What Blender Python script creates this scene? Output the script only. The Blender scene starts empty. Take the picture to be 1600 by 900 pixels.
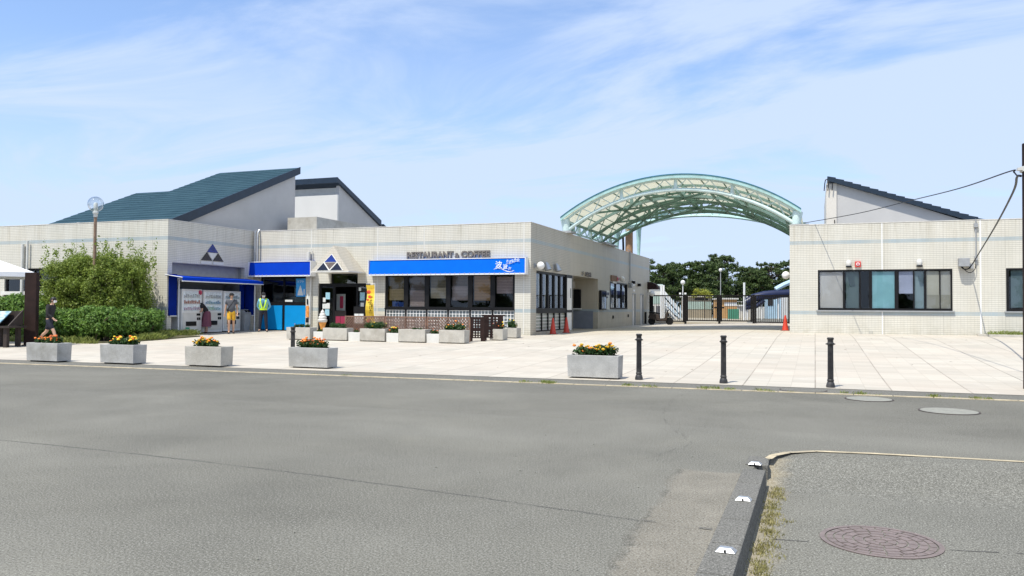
import bpy, bmesh, math, random
import numpy as np
from mathutils import Vector, Matrix, Euler
R_ = math.radians
random.seed(7)
S = bpy.context.scene
COL = S.collection
# ---------------------------------------------------------------- camera
YAW, PITCH, ROLL, F = R_(20.75), R_(1.42), .0065, 1250.0
CAMZ = 1.42
cd = bpy.data.cameras.new('camera'); cam = bpy.data.objects.new('camera', cd); COL.objects.link(cam)
cd.sensor_width = 36; cd.lens = F/1600*36; cd.clip_end = 3000; cd.clip_start = .05
CM = Matrix.Rotation(YAW, 3, 'Z') @ Matrix.Rotation(math.pi/2+PITCH, 3, 'X') @ Matrix.Rotation(ROLL, 3, 'Z')
cam.location = (0, 0, CAMZ); cam.rotation_euler = CM.to_euler()
S.camera = cam
S.render.resolution_x = 1024; S.render.resolution_y = 576
# ---------------------------------------------------------------- light
LU, LV = .19, .48                       # sun travels this far along u, v for each metre down
SUN_EL = math.atan(1/math.hypot(LU, LV))
sd = bpy.data.lights.new('sun', 'SUN'); sun = bpy.data.objects.new('sun', sd); COL.objects.link(sun)
sd.energy = 4.7; sd.angle = R_(.53); sd.color = (1, .95, .84)
sun.rotation_euler = Vector((LU, LV, -1)).to_track_quat('-Z', 'Y').to_euler(); sun.location = (-10, -20, 40)
w = bpy.data.worlds.new('World'); S.world = w; w.use_nodes = True
nt = w.node_tree; N = nt.nodes; L = nt.links; N.clear()
out = N.new('ShaderNodeOutputWorld'); bg = N.new('ShaderNodeBackground'); L.new(bg.outputs[0], out.inputs[0])
bg.inputs[1].default_value = .105
sky = N.new('ShaderNodeTexSky'); sky.sky_type = 'NISHITA'; sky.sun_disc = False
sky.sun_elevation = SUN_EL; sky.sun_rotation = math.atan2(-LU, -LV); sky.air_density = 1.0; sky.dust_density = .8; sky.ozone_density = 1.6
tc = N.new('ShaderNodeTexCoord'); sp = N.new('ShaderNodeSeparateXYZ'); L.new(tc.outputs['Generated'], sp.inputs[0])
def wm(op, a, b=None, c=None):
    n = N.new('ShaderNodeMath'); n.operation = op
    for i, x in enumerate((a, b, c)):
        if x is None: continue
        if isinstance(x, (int, float)): n.inputs[i].default_value = x
        else: L.new(x, n.inputs[i])
    return n.outputs[0]
zz = wm('ADD', wm('MAXIMUM', sp.outputs[2], 0.0), .16)
cx = wm('DIVIDE', sp.outputs[0], zz); cy = wm('DIVIDE', sp.outputs[1], zz)
cb = N.new('ShaderNodeCombineXYZ'); L.new(cx, cb.inputs[0]); L.new(cy, cb.inputs[1])
mp = N.new('ShaderNodeMapping'); mp.inputs['Rotation'].default_value = (0, 0, R_(38)); mp.inputs['Scale'].default_value = (.62, 1.5, 1); mp.inputs['Location'].default_value = (5.3, 9.2, 0)
L.new(cb.outputs[0], mp.inputs[0])
n1 = N.new('ShaderNodeTexNoise'); n1.inputs['Scale'].default_value = 1.0; n1.inputs['Detail'].default_value = 9; n1.inputs['Roughness'].default_value = .60; n1.inputs['Distortion'].default_value = 1.0
L.new(mp.outputs[0], n1.inputs['Vector'])
n2 = N.new('ShaderNodeTexNoise'); n2.inputs['Scale'].default_value = .45; n2.inputs['Detail'].default_value = 3; L.new(cb.outputs[0], n2.inputs['Vector'])
cl = wm('SUBTRACT', wm('ADD', wm('MULTIPLY', n1.outputs[0], 1.05), wm('MULTIPLY', n2.outputs[0], .25)), wm('MULTIPLY', wm('MULTIPLY', wm('MAXIMUM', sp.outputs[2], 0.0), wm('SUBTRACT', -.15, sp.outputs[0])), .42))
rp = N.new('ShaderNodeMapRange'); rp.interpolation_type = 'SMOOTHSTEP'; L.new(cl, rp.inputs[0]); rp.inputs[1].default_value = .48; rp.inputs[2].default_value = .74; rp.inputs[3].default_value = .18; rp.inputs[4].default_value = .88
hz = N.new('ShaderNodeMapRange'); hz.interpolation_type = 'SMOOTHSTEP'; L.new(sp.outputs[2], hz.inputs[0]); hz.inputs[1].default_value = .0; hz.inputs[2].default_value = .32; hz.inputs[3].default_value = .7; hz.inputs[4].default_value = 0
fac = wm('MINIMUM', wm('ADD', rp.outputs[0], hz.outputs[0]), .93)
mx = N.new('ShaderNodeMix'); mx.data_type = 'RGBA'; L.new(fac, mx.inputs[0])
tint = N.new('ShaderNodeMix'); tint.data_type = 'RGBA'; tint.blend_type = 'MULTIPLY'; tint.inputs[0].default_value = 1
L.new(sky.outputs[0], tint.inputs[6]); tint.inputs[7].default_value = (1.30, 1.52, 1.80, 1)
L.new(tint.outputs[2], mx.inputs[6]); mx.inputs[7].default_value = (5.35, 6.45, 8.5, 1)
L.new(mx.outputs[2], bg.inputs[0])
S.view_settings.view_transform = 'Standard'; S.view_settings.look = 'None'; S.view_settings.exposure = .25; S.view_settings.gamma = 1
S.render.engine = 'CYCLES'; S.cycles.max_bounces = 6; S.cycles.transparent_max_bounces = 10

# ---------------------------------------------------------------- ground heights and reading points off the photograph
def ss(a, b, x):
    t = min(1, max(0, (x-a)/(b-a))); return t*t*(3-2*t)
def vline(u): return 13.68+(u+18.35)*.0455        # the flush kerb line along the road
def vedge(u): return vline(u)+1.15 - .0*u          # start of the paving
def gz(u, v):
    e = vedge(max(-60, min(20, u)))
    z = .30*max(0, min(1, (v-e)/(30-e))) + .0028*max(0, min(40, v-30))
    z += .15*ss(-10, -2, u)*ss(e+1, 33, v)
    if u > -.41: z -= .15*(1-ss(7.3, 8.6, v))
    return z
def ray(px, py):
    d = CM @ Vector(((px-800)/F, (450-py)/F, -1)); return d
def onV(px, py, v):
    d = ray(px, py); t = v/d.y; return Vector((d.x*t, v, CAMZ+d.z*t))
def onU(px, py, u):
    d = ray(px, py); t = u/d.x; return Vector((u, d.y*t, CAMZ+d.z*t))
def onG(px, py):
    d = ray(px, py); z = 0.0
    for i in range(30):
        t = (z-CAMZ)/d.z; z = .5*z+.5*gz(d.x*t, d.y*t)
    t = (z-CAMZ)/d.z; return Vector((d.x*t, d.y*t, gz(d.x*t, d.y*t)))
def camXZ(X, Z):     # metres right of / ahead of the camera -> ground point
    c, s = math.cos(YAW), math.sin(YAW); u, v = X*c-Z*s, X*s+Z*c
    return Vector((u, v, gz(u, v)))

# ---------------------------------------------------------------- materials
def _mat(name):
    m = bpy.data.materials.new(name); m.use_nodes = True; t = m.node_tree
    b = t.nodes['Principled BSDF']; return m, t, b
def mth(t, op, a, b=None, c=None):
    n = t.nodes.new('ShaderNodeMath'); n.operation = op
    for i, x in enumerate((a, b, c)):
        if x is None: continue
        if isinstance(x, (int, float)): n.inputs[i].default_value = x
        else: t.links.new(x, n.inputs[i])
    return n.outputs[0]
def mixc(t, f, a, b, mode='MIX'):
    n = t.nodes.new('ShaderNodeMix'); n.data_type = 'RGBA'; n.blend_type = mode
    for i, x in ((0, f), (6, a), (7, b)):
        if isinstance(x, (int, float)): n.inputs[i].default_value = x
        elif isinstance(x, (tuple, list)): n.inputs[i].default_value = (*x[:3], 1)
        else: t.links.new(x, n.inputs[i])
    return n.outputs[2]
def noise(t, scale, detail=4, rough=.55, vec=None, dist=0):
    n = t.nodes.new('ShaderNodeTexNoise'); n.inputs['Scale'].default_value = scale; n.inputs['Detail'].default_value = detail
    n.inputs['Roughness'].default_value = rough; n.inputs['Distortion'].default_value = dist
    if vec is None:
        g = t.nodes.new('ShaderNodeNewGeometry'); vec = g.outputs['Position']
    t.links.new(vec, n.inputs['Vector']); return n.outputs[0]
def rng(t, x, a, b, c=0, d=1):
    n = t.nodes.new('ShaderNodeMapRange'); t.links.new(x, n.inputs[0])
    for i, q in zip((1, 2, 3, 4), (a, b, c, d)): n.inputs[i].default_value = q
    return n.outputs[0]
def pos(t):
    g = t.nodes.new('ShaderNodeNewGeometry'); s = t.nodes.new('ShaderNodeSeparateXYZ'); t.links.new(g.outputs['Position'], s.inputs[0]); return s.outputs
def comb(t, x, y, z=0):
    n = t.nodes.new('ShaderNodeCombineXYZ')
    for i, q in enumerate((x, y, z)):
        if isinstance(q, (int, float)): n.inputs[i].default_value = q
        else: t.links.new(q, n.inputs[i])
    return n.outputs[0]
def bump(t, b, h, strength=.3, dist=.01):
    n = t.nodes.new('ShaderNodeBump'); n.inputs['Strength'].default_value = strength; n.inputs['Distance'].default_value = dist
    t.links.new(h, n.inputs['Height']); t.links.new(n.outputs[0], b.inputs['Normal'])
def pm(name, col, rough=.6, var=.15, scale=5, bmp=0, metal=0, spec=.5, dirt=None, dirtamt=.4, fine=0):
    m, t, b = _mat(name)
    f = noise(t, scale, 5)
    a = [c*(1-var) for c in col]; c2 = [min(1, c*(1+var)) for c in col]
    o = mixc(t, rng(t, f, .3, .7), a, c2)
    if fine: o = mixc(t, rng(t, noise(t, fine, 2), .35, .65), o, mixc(t, 1.0, o, (.78, .78, .78), 'MULTIPLY'))
    if dirt: o = mixc(t, rng(t, noise(t, scale*.37, 6, .65), .5, .75, 0, dirtamt), o, dirt)
    t.links.new(o, b.inputs['Base Color']); b.inputs['Roughness'].default_value = rough; b.inputs['Metallic'].default_value = metal
    b.inputs['Specular IOR Level'].default_value = spec
    if bmp: bump(t, b, noise(t, scale*8, 4), bmp)
    return m

def tile_mat(name, base, joint, tw=.115, th=.0725, bands=True, jw=.006, jitter=.10):
    m, t, b = _mat(name); p = pos(t)
    x = mth(t, 'ADD', p[0], p[1])
    br = t.nodes.new('ShaderNodeTexBrick'); t.links.new(comb(t, x, p[2]), br.inputs['Vector'])
    br.offset = 0; br.inputs['Scale'].default_value = 1; br.inputs['Brick Width'].default_value = tw; br.inputs['Row Height'].default_value = th
    br.inputs['Mortar Size'].default_value = jw; br.inputs['Mortar Smooth'].default_value = .3
    br.inputs['Color1'].default_value = (*[c*(1-jitter) for c in base], 1); br.inputs['Color2'].default_value = (*[min(1, c*(1+jitter*.6)) for c in base], 1); br.inputs['Mortar'].default_value = (*joint, 1)
    o = br.outputs[0]
    if tw < .5:
        b3 = t.nodes.new('ShaderNodeTexBrick'); t.links.new(comb(t, x, p[2]), b3.inputs['Vector']); b3.offset = 0
        for k_, v_ in (('Scale', 1), ('Brick Width', tw*18), ('Row Height', th), ('Mortar Size', jw), ('Mortar Smooth', .3)): b3.inputs[k_].default_value = v_
        b3.inputs['Color1'].default_value = (*[c*.97 for c in base], 1); b3.inputs['Color2'].default_value = (*base, 1); b3.inputs['Mortar'].default_value = (*joint, 1)
        o = mixc(t, .62, o, b3.outputs[0])
    if bands:
        def band(zc, h): return mth(t, 'LESS_THAN', mth(t, 'ABSOLUTE', mth(t, 'SUBTRACT', p[2], zc)), h/2)
        bm_ = mth(t, 'MULTIPLY', mth(t, 'ADD', band(4.15, .145), band(1.30, .145)), mth(t, 'SUBTRACT', 1, mth(t, 'MULTIPLY', br.outputs['Fac'], .5)))
        o = mixc(t, mth(t, 'MULTIPLY', bm_, rng(t, noise(t, 1.3, 2), .3, .7, .55, .9)), o, (.34, .42, .46))
    # horizontally varying batches of tiles and weather staining
    v2 = comb(t, mth(t, 'MULTIPLY', x, .9), mth(t, 'MULTIPLY', p[2], .18))
    st = noise(t, 2.2, 5, .6, v2)
    o = mixc(t, rng(t, st, .35, .7, 0, .55), o, mixc(t, 1.0, o, (.84, .82, .77), 'MULTIPLY'))
    o = mixc(t, rng(t, noise(t, .8, 3), .35, .7, 0, .6), o, mixc(t, 1.0, o, (.88, .90, .92), 'MULTIPLY'))
    sv = noise(t, 3.0, 5, .7, comb(t, mth(t, 'MULTIPLY', x, 2.2), mth(t, 'MULTIPLY', p[2], .12)))
    top = rng(t, p[2], 3.6, 4.85, 0, 1); o = mixc(t, mth(t, 'MULTIPLY', mth(t, 'MULTIPLY', rng(t, sv, .52, .68), top), .55), o, mixc(t, 1.0, o, (.66, .62, .54), 'MULTIPLY'))
    low = rng(t, p[2], .95, .35, 0, 1); o = mixc(t, mth(t, 'MULTIPLY', mth(t, 'MULTIPLY', rng(t, noise(t, 4, 5, .7), .40, .65), low), .6), o, mixc(t, 1.0, o, (.70, .68, .60), 'MULTIPLY'))
    t.links.new(o, b.inputs['Base Color']); b.inputs['Roughness'].default_value = .42; b.inputs['Specular IOR Level'].default_value = .35
    bump(t, b, mth(t, 'SUBTRACT', 1, br.outputs['Fac']), .35, .004)
    return m

def asphalt_mat(name, a, c, stone, big=.35, seam=False, sandy=False):
    m, t, b = _mat(name); p = pos(t)
    o = mixc(t, rng(t, noise(t, .30, 6, .62, dist=.3), .34, .66), a, c)
    st = comb(t, mth(t, 'MULTIPLY', p[0], .35), p[1])
    o = mixc(t, rng(t, noise(t, .55, 5, .6, st, .4), .42, .72, 0, big+.2), o, mixc(t, 1.0, o, (.76, .75, .71), 'MULTIPLY'))
    o = mixc(t, rng(t, noise(t, 1.1, 5, .6, dist=.6), .58, .74, 0, .5), o, mixc(t, 1.0, o, (1.22, 1.21, 1.16), 'MULTIPLY'))
    if seam:
        x = mth(t, 'MAXIMUM', mth(t, 'ADD', p[0], 1.4), -7.0)
        f = mth(t, 'ADD', mth(t, 'ADD', mth(t, 'MULTIPLY', x, -.166), mth(t, 'MULTIPLY', mth(t, 'MULTIPLY', x, x), -.0119)), 5.40)
        wob = mth(t, 'MULTIPLY', mth(t, 'SUBTRACT', noise(t, 5, 4, .7), .5), .06)
        d = mth(t, 'ABSOLUTE', mth(t, 'SUBTRACT', mth(t, 'SUBTRACT', p[1], f), wob))
        k = mth(t, 'MULTIPLY', rng(t, d, .006, .026, 1, 0), mth(t, 'MULTIPLY', rng(t, noise(t, 2.3, 4, .7), .34, .52, .25, .85), mth(t, 'LESS_THAN', p[0], -.62)))
        o = mixc(t, k, o, (.045, .043, .04))
        step = rng(t, mth(t, 'ADD', mth(t, 'SUBTRACT', p[1], 9.9), wob), -.02, .02, 0, 1)
        o = mixc(t, mth(t, 'MULTIPLY', step, .8), o, mixc(t, 1.0, o, (.91, .905, .90), 'MULTIPLY'))
        d2 = mth(t, 'ABSOLUTE', mth(t, 'SUBTRACT', mth(t, 'SUBTRACT', p[1], 9.9), wob))
        o = mixc(t, mth(t, 'MULTIPLY', rng(t, d2, .002, .016, 1, 0), rng(t, noise(t, 1.3, 4, .7), .42, .58, 0, .6)), o, (.06, .058, .054))
    if sandy:
        ed = mth(t, 'ADD', mth(t, 'ADD', p[0], .40), mth(t, 'MULTIPLY', mth(t, 'SUBTRACT', noise(t, 3.5, 5, .7), .5), -.35))
        o = mixc(t, rng(t, ed, .02, .20, .85, 0), o, (.30, .255, .175))
    if seam:
        lb = mth(t, 'ADD', mth(t, 'ADD', -1.13, mth(t, 'MULTIPLY', mth(t, 'SUBTRACT', 7.08, p[1]), .027)), mth(t, 'MULTIPLY', mth(t, 'SUBTRACT', noise(t, 3.2, 6, .75), .5), .30))
        k1 = rng(t, mth(t, 'SUBTRACT', p[0], lb), -.03, .05); k2 = rng(t, mth(t, 'SUBTRACT', mth(t, 'ADD', 7.2, mth(t, 'MULTIPLY', mth(t, 'SUBTRACT', noise(t, 4, 5, .7), .5), .25)), p[1]), -.03, .05)
        kk = mth(t, 'MULTIPLY', mth(t, 'MULTIPLY', k1, k2), mth(t, 'LESS_THAN', p[0], -.5))
        o = mixc(t, mth(t, 'MULTIPLY', kk, .85), o, mixc(t, rng(t, noise(t, 2.4, 5, .65), .35, .65), (.165, .148, .118), (.235, .213, .172)))
        eg = mth(t, 'MULTIPLY', mth(t, 'MULTIPLY', k1, mth(t, 'SUBTRACT', 1, k1)), mth(t, 'MULTIPLY', mth(t, 'MULTIPLY', k2, mth(t, 'LESS_THAN', p[0], -.5)), rng(t, noise(t, 6, 4, .7), .4, .6, 0, 2.6)))
        o = mixc(t, mth(t, 'MINIMUM', eg, .7), o, (.07, .066, .055))
    s0 = noise(t, 38, 5, .85)
    o = mixc(t, rng(t, s0, .50, .64, 0, .45), o, mixc(t, 1.0, o, (1.35, 1.34, 1.3), 'MULTIPLY')); o = mixc(t, rng(t, s0, .50, .36, 0, .5), o, mixc(t, 1.0, o, (.62, .62, .6), 'MULTIPLY'))
    s1 = noise(t, 75, 3, .8); s2 = noise(t, 180, 2, .7)
    o = mixc(t, rng(t, s1, .54, .62, 0, .9), o, stone)
    o = mixc(t, rng(t, s1, .48, .36, 0, .85), o, (.05, .05, .046))
    o = mixc(t, rng(t, s2, .58, .72, 0, .5), o, (.42, .41, .37))
    g = t.nodes.new('ShaderNodeTexVoronoi'); g.inputs['Scale'].default_value = 34
    gg = t.nodes.new('ShaderNodeNewGeometry'); t.links.new(gg.outputs['Position'], g.inputs['Vector'])
    o = mixc(t, mth(t, 'MULTIPLY', mth(t, 'LESS_THAN', g.outputs['Distance'], .08), .75), o, (.50, .49, .45))
    t.links.new(o, b.inputs['Base Color']); b.inputs['Roughness'].default_value = .92; b.inputs['Specular IOR Level'].default_value = .15
    bump(t, b, mth(t, 'ADD', s1, mth(t, 'MULTIPLY', s2, .6)), .35, .004)
    return m

def glass_mat(name, tint=(.55, .6, .62), refl=.0):
    m = bpy.data.materials.new(name); m.use_nodes = True; t = m.node_tree; t.nodes.clear()
    o = t.nodes.new('ShaderNodeOutputMaterial'); mix = t.nodes.new('ShaderNodeMixShader'); tr = t.nodes.new('ShaderNodeBsdfTransparent'); gl = t.nodes.new('ShaderNodeBsdfGlossy'); fr = t.nodes.new('ShaderNodeFresnel')
    fr.inputs[0].default_value = 1.5; tr.inputs[0].default_value = (*tint, 1); gl.inputs['Roughness'].default_value = .015; gl.inputs[0].default_value = (.9, .95, 1, 1)
    gb_ = t.nodes.new('ShaderNodeNewGeometry'); t.links.new(mth(t, 'MULTIPLY', mth(t, 'ADD', mth(t, 'MULTIPLY', fr.outputs[0], 1.25), refl), mth(t, 'SUBTRACT', 1, gb_.outputs['Backfacing'])), mix.inputs[0]); t.links.new(tr.outputs[0], mix.inputs[1]); t.links.new(gl.outputs[0], mix.inputs[2]); t.links.new(mix.outputs[0], o.inputs[0])
    return m

def leaf_mat(name, dark, light, hue=None, transl=.25):
    m = bpy.data.materials.new(name); m.use_nodes = True; t = m.node_tree; b = t.nodes['Principled BSDF']; o = t.nodes['Material Output']
    g = t.nodes.new('ShaderNodeNewGeometry')
    c = mixc(t, g.outputs['Random Per Island'], dark, light)
    c = mixc(t, rng(t, noise(t, 1.4, 3), .3, .7, 0, .5), c, hue or [x*.7 for x in dark])
    t.links.new(c, b.inputs['Base Color']); b.inputs['Roughness'].default_value = .5; b.inputs['Specular IOR Level'].default_value = .3
    tl = t.nodes.new('ShaderNodeBsdfTranslucent'); t.links.new(c, tl.inputs[0]); mx_ = t.nodes.new('ShaderNodeMixShader'); mx_.inputs[0].default_value = transl
    t.links.new(b.outputs[0], mx_.inputs[1]); t.links.new(tl.outputs[0], mx_.inputs[2]); t.links.new(mx_.outputs[0], o.inputs[0])
    return m

def plaza_mat():
    m, t, b = _mat('paving'); p = pos(t)
    def brick(wd, ht, ms, off=0):
        br = t.nodes.new('ShaderNodeTexBrick'); t.links.new(comb(t, p[0], p[1]), br.inputs['Vector']); br.offset = off
        br.inputs['Scale'].default_value = 1; br.inputs['Brick Width'].default_value = wd; br.inputs['Row Height'].default_value = ht
        br.inputs['Mortar Size'].default_value = ms; br.inputs['Mortar Smooth'].default_value = .2
        br.inputs['Color1'].default_value = (.39, .362, .308, 1); br.inputs['Color2'].default_value = (.535, .494, .42, 1); br.inputs['Mortar'].default_value = (.27, .24, .195, 1)
        return br
    b1 = brick(.42, .42, .006); b2 = brick(1.26, 1.26, .014)
    o = mixc(t, .5, b1.outputs[0], b2.outputs[0])
    o = mixc(t, rng(t, mth(t, 'MULTIPLY', b2.outputs['Fac'], rng(t, noise(t, .9, 3), .35, .6, .4, 1)), 0, 1, 0, .8), o, (.16, .14, .115))
    o = mixc(t, rng(t, noise(t, .35, 6, .6), .35, .68, 0, .6), o, (.46, .395, .325))
    o = mixc(t, rng(t, noise(t, .9, 5, .7, dist=1), .55, .72, 0, .4), o, (.55, .52, .47))
    o = mixc(t, rng(t, noise(t, 9, 5, .7), .58, .75, 0, .4), o, (.36, .33, .29))
    o = mixc(t, rng(t, noise(t, 70, 2, .6), .45, .7, 0, .22), o, (.4, .37, .33))
    t.links.new(o, b.inputs['Base Color']); b.inputs['Roughness'].default_value = .75; b.inputs['Specular IOR Level'].default_value = .3
    bump(t, b, mth(t, 'SUBTRACT', noise(t, 60, 3), mth(t, 'MULTIPLY', b1.outputs['Fac'], 1)), .25, .005)
    return m

MT = {}
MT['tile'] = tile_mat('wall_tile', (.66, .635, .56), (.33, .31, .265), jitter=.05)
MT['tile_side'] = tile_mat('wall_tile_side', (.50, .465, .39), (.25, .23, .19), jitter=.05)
MT['plain'] = tile_mat('wall_plain', (.47, .43, .345), (.40, .365, .30), tw=1.35, th=.9, jw=.008, jitter=.03)
MT['parapet'] = pm('coping', (.60, .58, .53), .6, .12, 6)
MT['asphalt'] = asphalt_mat('asphalt', (.118, .114, .097), (.196, .189, .161), (.285, .28, .25), .35, True)
MT['asphalt2'] = asphalt_mat('asphalt_coarse', (.124, .120, .103), (.182, .176, .150), (.33, .325, .29), .2, sandy=True)
MT['strip'] = asphalt_mat('asphalt_edge', (.125, .122, .108), (.17, .165, .146), (.25, .24, .215))
MT['oldpatch'] = asphalt_mat('old_mortar', (.165, .15, .12), (.225, .205, .165), (.34, .32, .28))
MT['paving'] = plaza_mat()
MT['kerb'] = asphalt_mat('kerb_stone', (.118, .115, .104), (.165, .16, .145), (.26, .25, .23))
MT['kerbline'] = pm('flush_kerb', (.50, .42, .28), .8, .25, 5, .3, dirt=(.25, .22, .17), dirtamt=.8, fine=60)
MT['concrete'] = pm('concrete', (.44, .435, .415), .85, .14, 4, .3, dirt=(.21, .20, .17), dirtamt=.75, fine=70)
MT['concrete_b'] = pm('concrete_light', (.50, .475, .42), .85, .12, 4, .3, dirt=(.28, .25, .2), dirtamt=.75, fine=70)
MT['white'] = pm('white_paint', (.74, .74, .73), .45, .05, 3)
MT['whitem'] = pm('white_metal', (.70, .71, .72), .35, .06, 4)
MT['offw'] = pm('off_white', (.62, .61, .57), .5, .08, 3)
MT['black'] = pm('black_frame', (.010, .010, .011), .45, .2, 4, spec=.2)
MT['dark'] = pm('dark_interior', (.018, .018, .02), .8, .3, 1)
MT['iron'] = pm('dark_iron', (.03, .029, .03), .5, .35, 9, .2, dirt=(.13, .12, .11), dirtamt=.7, fine=50)
MT['brown'] = pm('rust_brown', (.026, .014, .012), .7, .25, 5, .2, spec=.2)
MT['blue'] = pm('blue_awning', (.0, .042, .44), .8, .07, 2, spec=.1)
MT['blueb'] = pm('blue_fascia', (.0, .125, .64), .8, .06, 2, spec=.1)
MT['navyc'] = pm('blue_curtain', (.002, .018, .20), .8, .12, 3, spec=.1)
MT['cyan'] = pm('cyan_panel', (.0, .24, .58), .6, .06, 2, spec=.2)
MT['steel'] = pm('steel', (.45, .46, .47), .35, .1, 8, metal=.7)
MT['grey'] = pm('grey_paint', (.30, .31, .32), .5, .1, 5)
MT['mint'] = pm('mint_steel', (.36, .56, .54), .45, .12, 4, dirt=(.22, .25, .18), dirtamt=.55)
MT['mintl'] = pm('pale_mint_steel', (.58, .71, .68), .4, .1, 4, dirt=(.35, .36, .28), dirtamt=.35)
MT['mintd'] = pm('shaded_weathered_steel', (.13, .25, .20), .55, .2, 4, dirt=(.06, .055, .03), dirtamt=.6)  # darker mint steel: shade beneath the canopy roof in its colour, plus weathering
MT['teal'] = pm('teal_edge', (.03, .15, .19), .4, .15, 4)
MT['roofedge'] = pm('roof_edge', (.010, .022, .04), .4, .2, 4)
MT['hallw'] = pm('hall_wall', (.46, .45, .44), .7, .04, 1.2, dirt=(.36, .35, .33), dirtamt=.4)
MT['orange'] = pm('cone_red', (.56, .045, .02), .45, .12, 6, dirt=(.3, .05, .03), dirtamt=.4)
MT['skin'] = pm('skin', (.52, .32, .22), .5, .06, 8)
MT['hair'] = pm('hair', (.012, .010, .009), .5, .2, 20)
MT['wood'] = pm('lattice_wood', (.22, .125, .085), .7, .3, 7, .3)
MT['darkwood'] = pm('dark_wood', (.03, .02, .016), .7, .3, 7, .3)
MT['soil'] = pm('soil', (.05, .035, .022), .95, .3, 20, .5)
MT['yellow'] = pm('yellow', (.78, .48, .02), .55, .08, 4)
MT['glass'] = glass_mat('window_glass', (.80, .82, .82))
MT['glassd'] = glass_mat('tinted_glass', (.70, .74, .74), .01)
MT['clear'] = glass_mat('clear_glazing', (.94, .95, .95), .0)
MT['mesh'] = pm('cast_iron', (.20, .155, .14), .55, .15, 12, .2, dirt=(.14, .11, .09), dirtamt=.5, fine=80)
MT['meshd'] = pm('cast_iron_groove', (.06, .045, .04), .8, .2, 12)

# ---------------------------------------------------------------- mesh building
class MB:
    def __init__(s): s.v = []; s.f = []
    def add(s, vs, fs):
        o = len(s.v); s.v += [tuple(x) for x in vs]; s.f += [tuple(i+o for i in f) for f in fs]; return s
    def box(s, x0, x1, y0, y1, z0, z1):
        if x0 > x1: x0, x1 = x1, x0
        if y0 > y1: y0, y1 = y1, y0
        if z0 > z1: z0, z1 = z1, z0
        return s.add([(x0,y0,z0),(x1,y0,z0),(x1,y1,z0),(x0,y1,z0),(x0,y0,z1),(x1,y0,z1),(x1,y1,z1),(x0,y1,z1)],
                     [(0,3,2,1),(4,5,6,7),(0,1,5,4),(1,2,6,5),(2,3,7,6),(3,0,4,7)])
    def hexa(s, p): return s.add(p, [(0,3,2,1),(4,5,6,7),(0,1,5,4),(1,2,6,5),(2,3,7,6),(3,0,4,7)])
    def quad(s, *p): return s.add(p, [tuple(range(len(p)))])
    def prism(s, poly, d):     # polygon (3d points) extruded by vector d
        n = len(poly); d = Vector(d); a = [Vector(p) for p in poly]; b = [p+d for p in a]
        return s.add(a+b, [tuple(range(n))[::-1], tuple(range(n, 2*n))]+[(i, (i+1) % n, n+(i+1) % n, n+i) for i in range(n)])
    def tube(s, pts, r, n=8, cap=True):
        pts = [Vector(p) for p in pts]; m = len(pts); rs = r if isinstance(r, (list, tuple)) else [r]*m
        vs = []; up = None
        for i, p in enumerate(pts):
            t = (pts[min(i+1, m-1)]-pts[max(i-1, 0)]).normalized()
            if up is None: up = Vector((0,0,1)) if abs(t.z) < .9 else Vector((1,0,0))
            a = t.cross(up); 
            if a.length < 1e-4: a = t.cross(Vector((0,1,0)))
            a.normalize(); b = a.cross(t); up = b
            for k in range(n):
                q = 2*math.pi*k/n; vs.append(p+a*(rs[i]*math.cos(q))+b*(rs[i]*math.sin(q)))
        fs = [(i*n+k, i*n+(k+1) % n, (i+1)*n+(k+1) % n, (i+1)*n+k) for i in range(m-1) for k in range(n)]
        if cap: fs += [tuple(range(n))[::-1], tuple((m-1)*n+k for k in range(n))]
        return s.add(vs, fs)
    def lathe(s, prof, c=(0,0,0), n=20):      # profile of (r, z)
        vs = []
        for r, z in prof:
            for k in range(n):
                q = 2*math.pi*k/n; vs.append((c[0]+r*math.cos(q), c[1]+r*math.sin(q), c[2]+z))
        m = len(prof); fs = [(i*n+k, i*n+(k+1) % n, (i+1)*n+(k+1) % n, (i+1)*n+k) for i in range(m-1) for k in range(n)]
        fs += [tuple(range(n))[::-1], tuple((m-1)*n+k for k in range(n))]
        return s.add(vs, fs)
    def ball(s, c, r, n=12, sq=(1,1,1)):
        prof = []
        vs = []; m = max(4, n//2)
        for i in range(m+1):
            a = math.pi*(i/m)-math.pi/2; rr = max(.02, math.cos(a))
            for k in range(n):
                q = 2*math.pi*k/n; vs.append((c[0]+r*sq[0]*rr*math.cos(q), c[1]+r*sq[1]*rr*math.sin(q), c[2]+r*sq[2]*math.sin(a)))
        fs = [(i*n+k, i*n+(k+1) % n, (i+1)*n+(k+1) % n, (i+1)*n+k) for i in range(m) for k in range(n)]
        fs += [tuple(range(n))[::-1], tuple(m*n+k for k in range(n))]
        return s.add(vs, fs)
    def build(s, name, mat, parent=None, smooth=False, bevel=0, local=False):
        off = Vector((0,0,0))
        if parent is not None and not local:
            p = parent
            while p is not None: off += p.location; p = p.parent
        me = bpy.data.meshes.new(name); me.from_pydata([tuple(Vector(v)-off) for v in s.v], [], s.f); me.update()
        me.materials.append(mat if not isinstance(mat, str) else MT[mat])
        if bevel or smooth:
            b = bmesh.new(); b.from_mesh(me)
            if bevel:
                bmesh.ops.remove_doubles(b, verts=b.verts, dist=1e-5)
                bmesh.ops.bevel(b, geom=[e for e in b.edges if len(e.link_faces) == 2 and e.calc_face_angle(0) > .5], offset=bevel, segments=2, affect='EDGES', profile=.6)
            bmesh.ops.recalc_face_normals(b, faces=b.faces)
            if smooth:
                for f in b.faces: f.smooth = True
                for e in b.edges:
                    if len(e.link_faces) == 2 and e.calc_face_angle(0) > .75: e.smooth = False
            b.to_mesh(me); b.free()
        o = bpy.data.objects.new(name, me); COL.objects.link(o)
        if parent is not None: o.parent = parent
        return o
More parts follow.
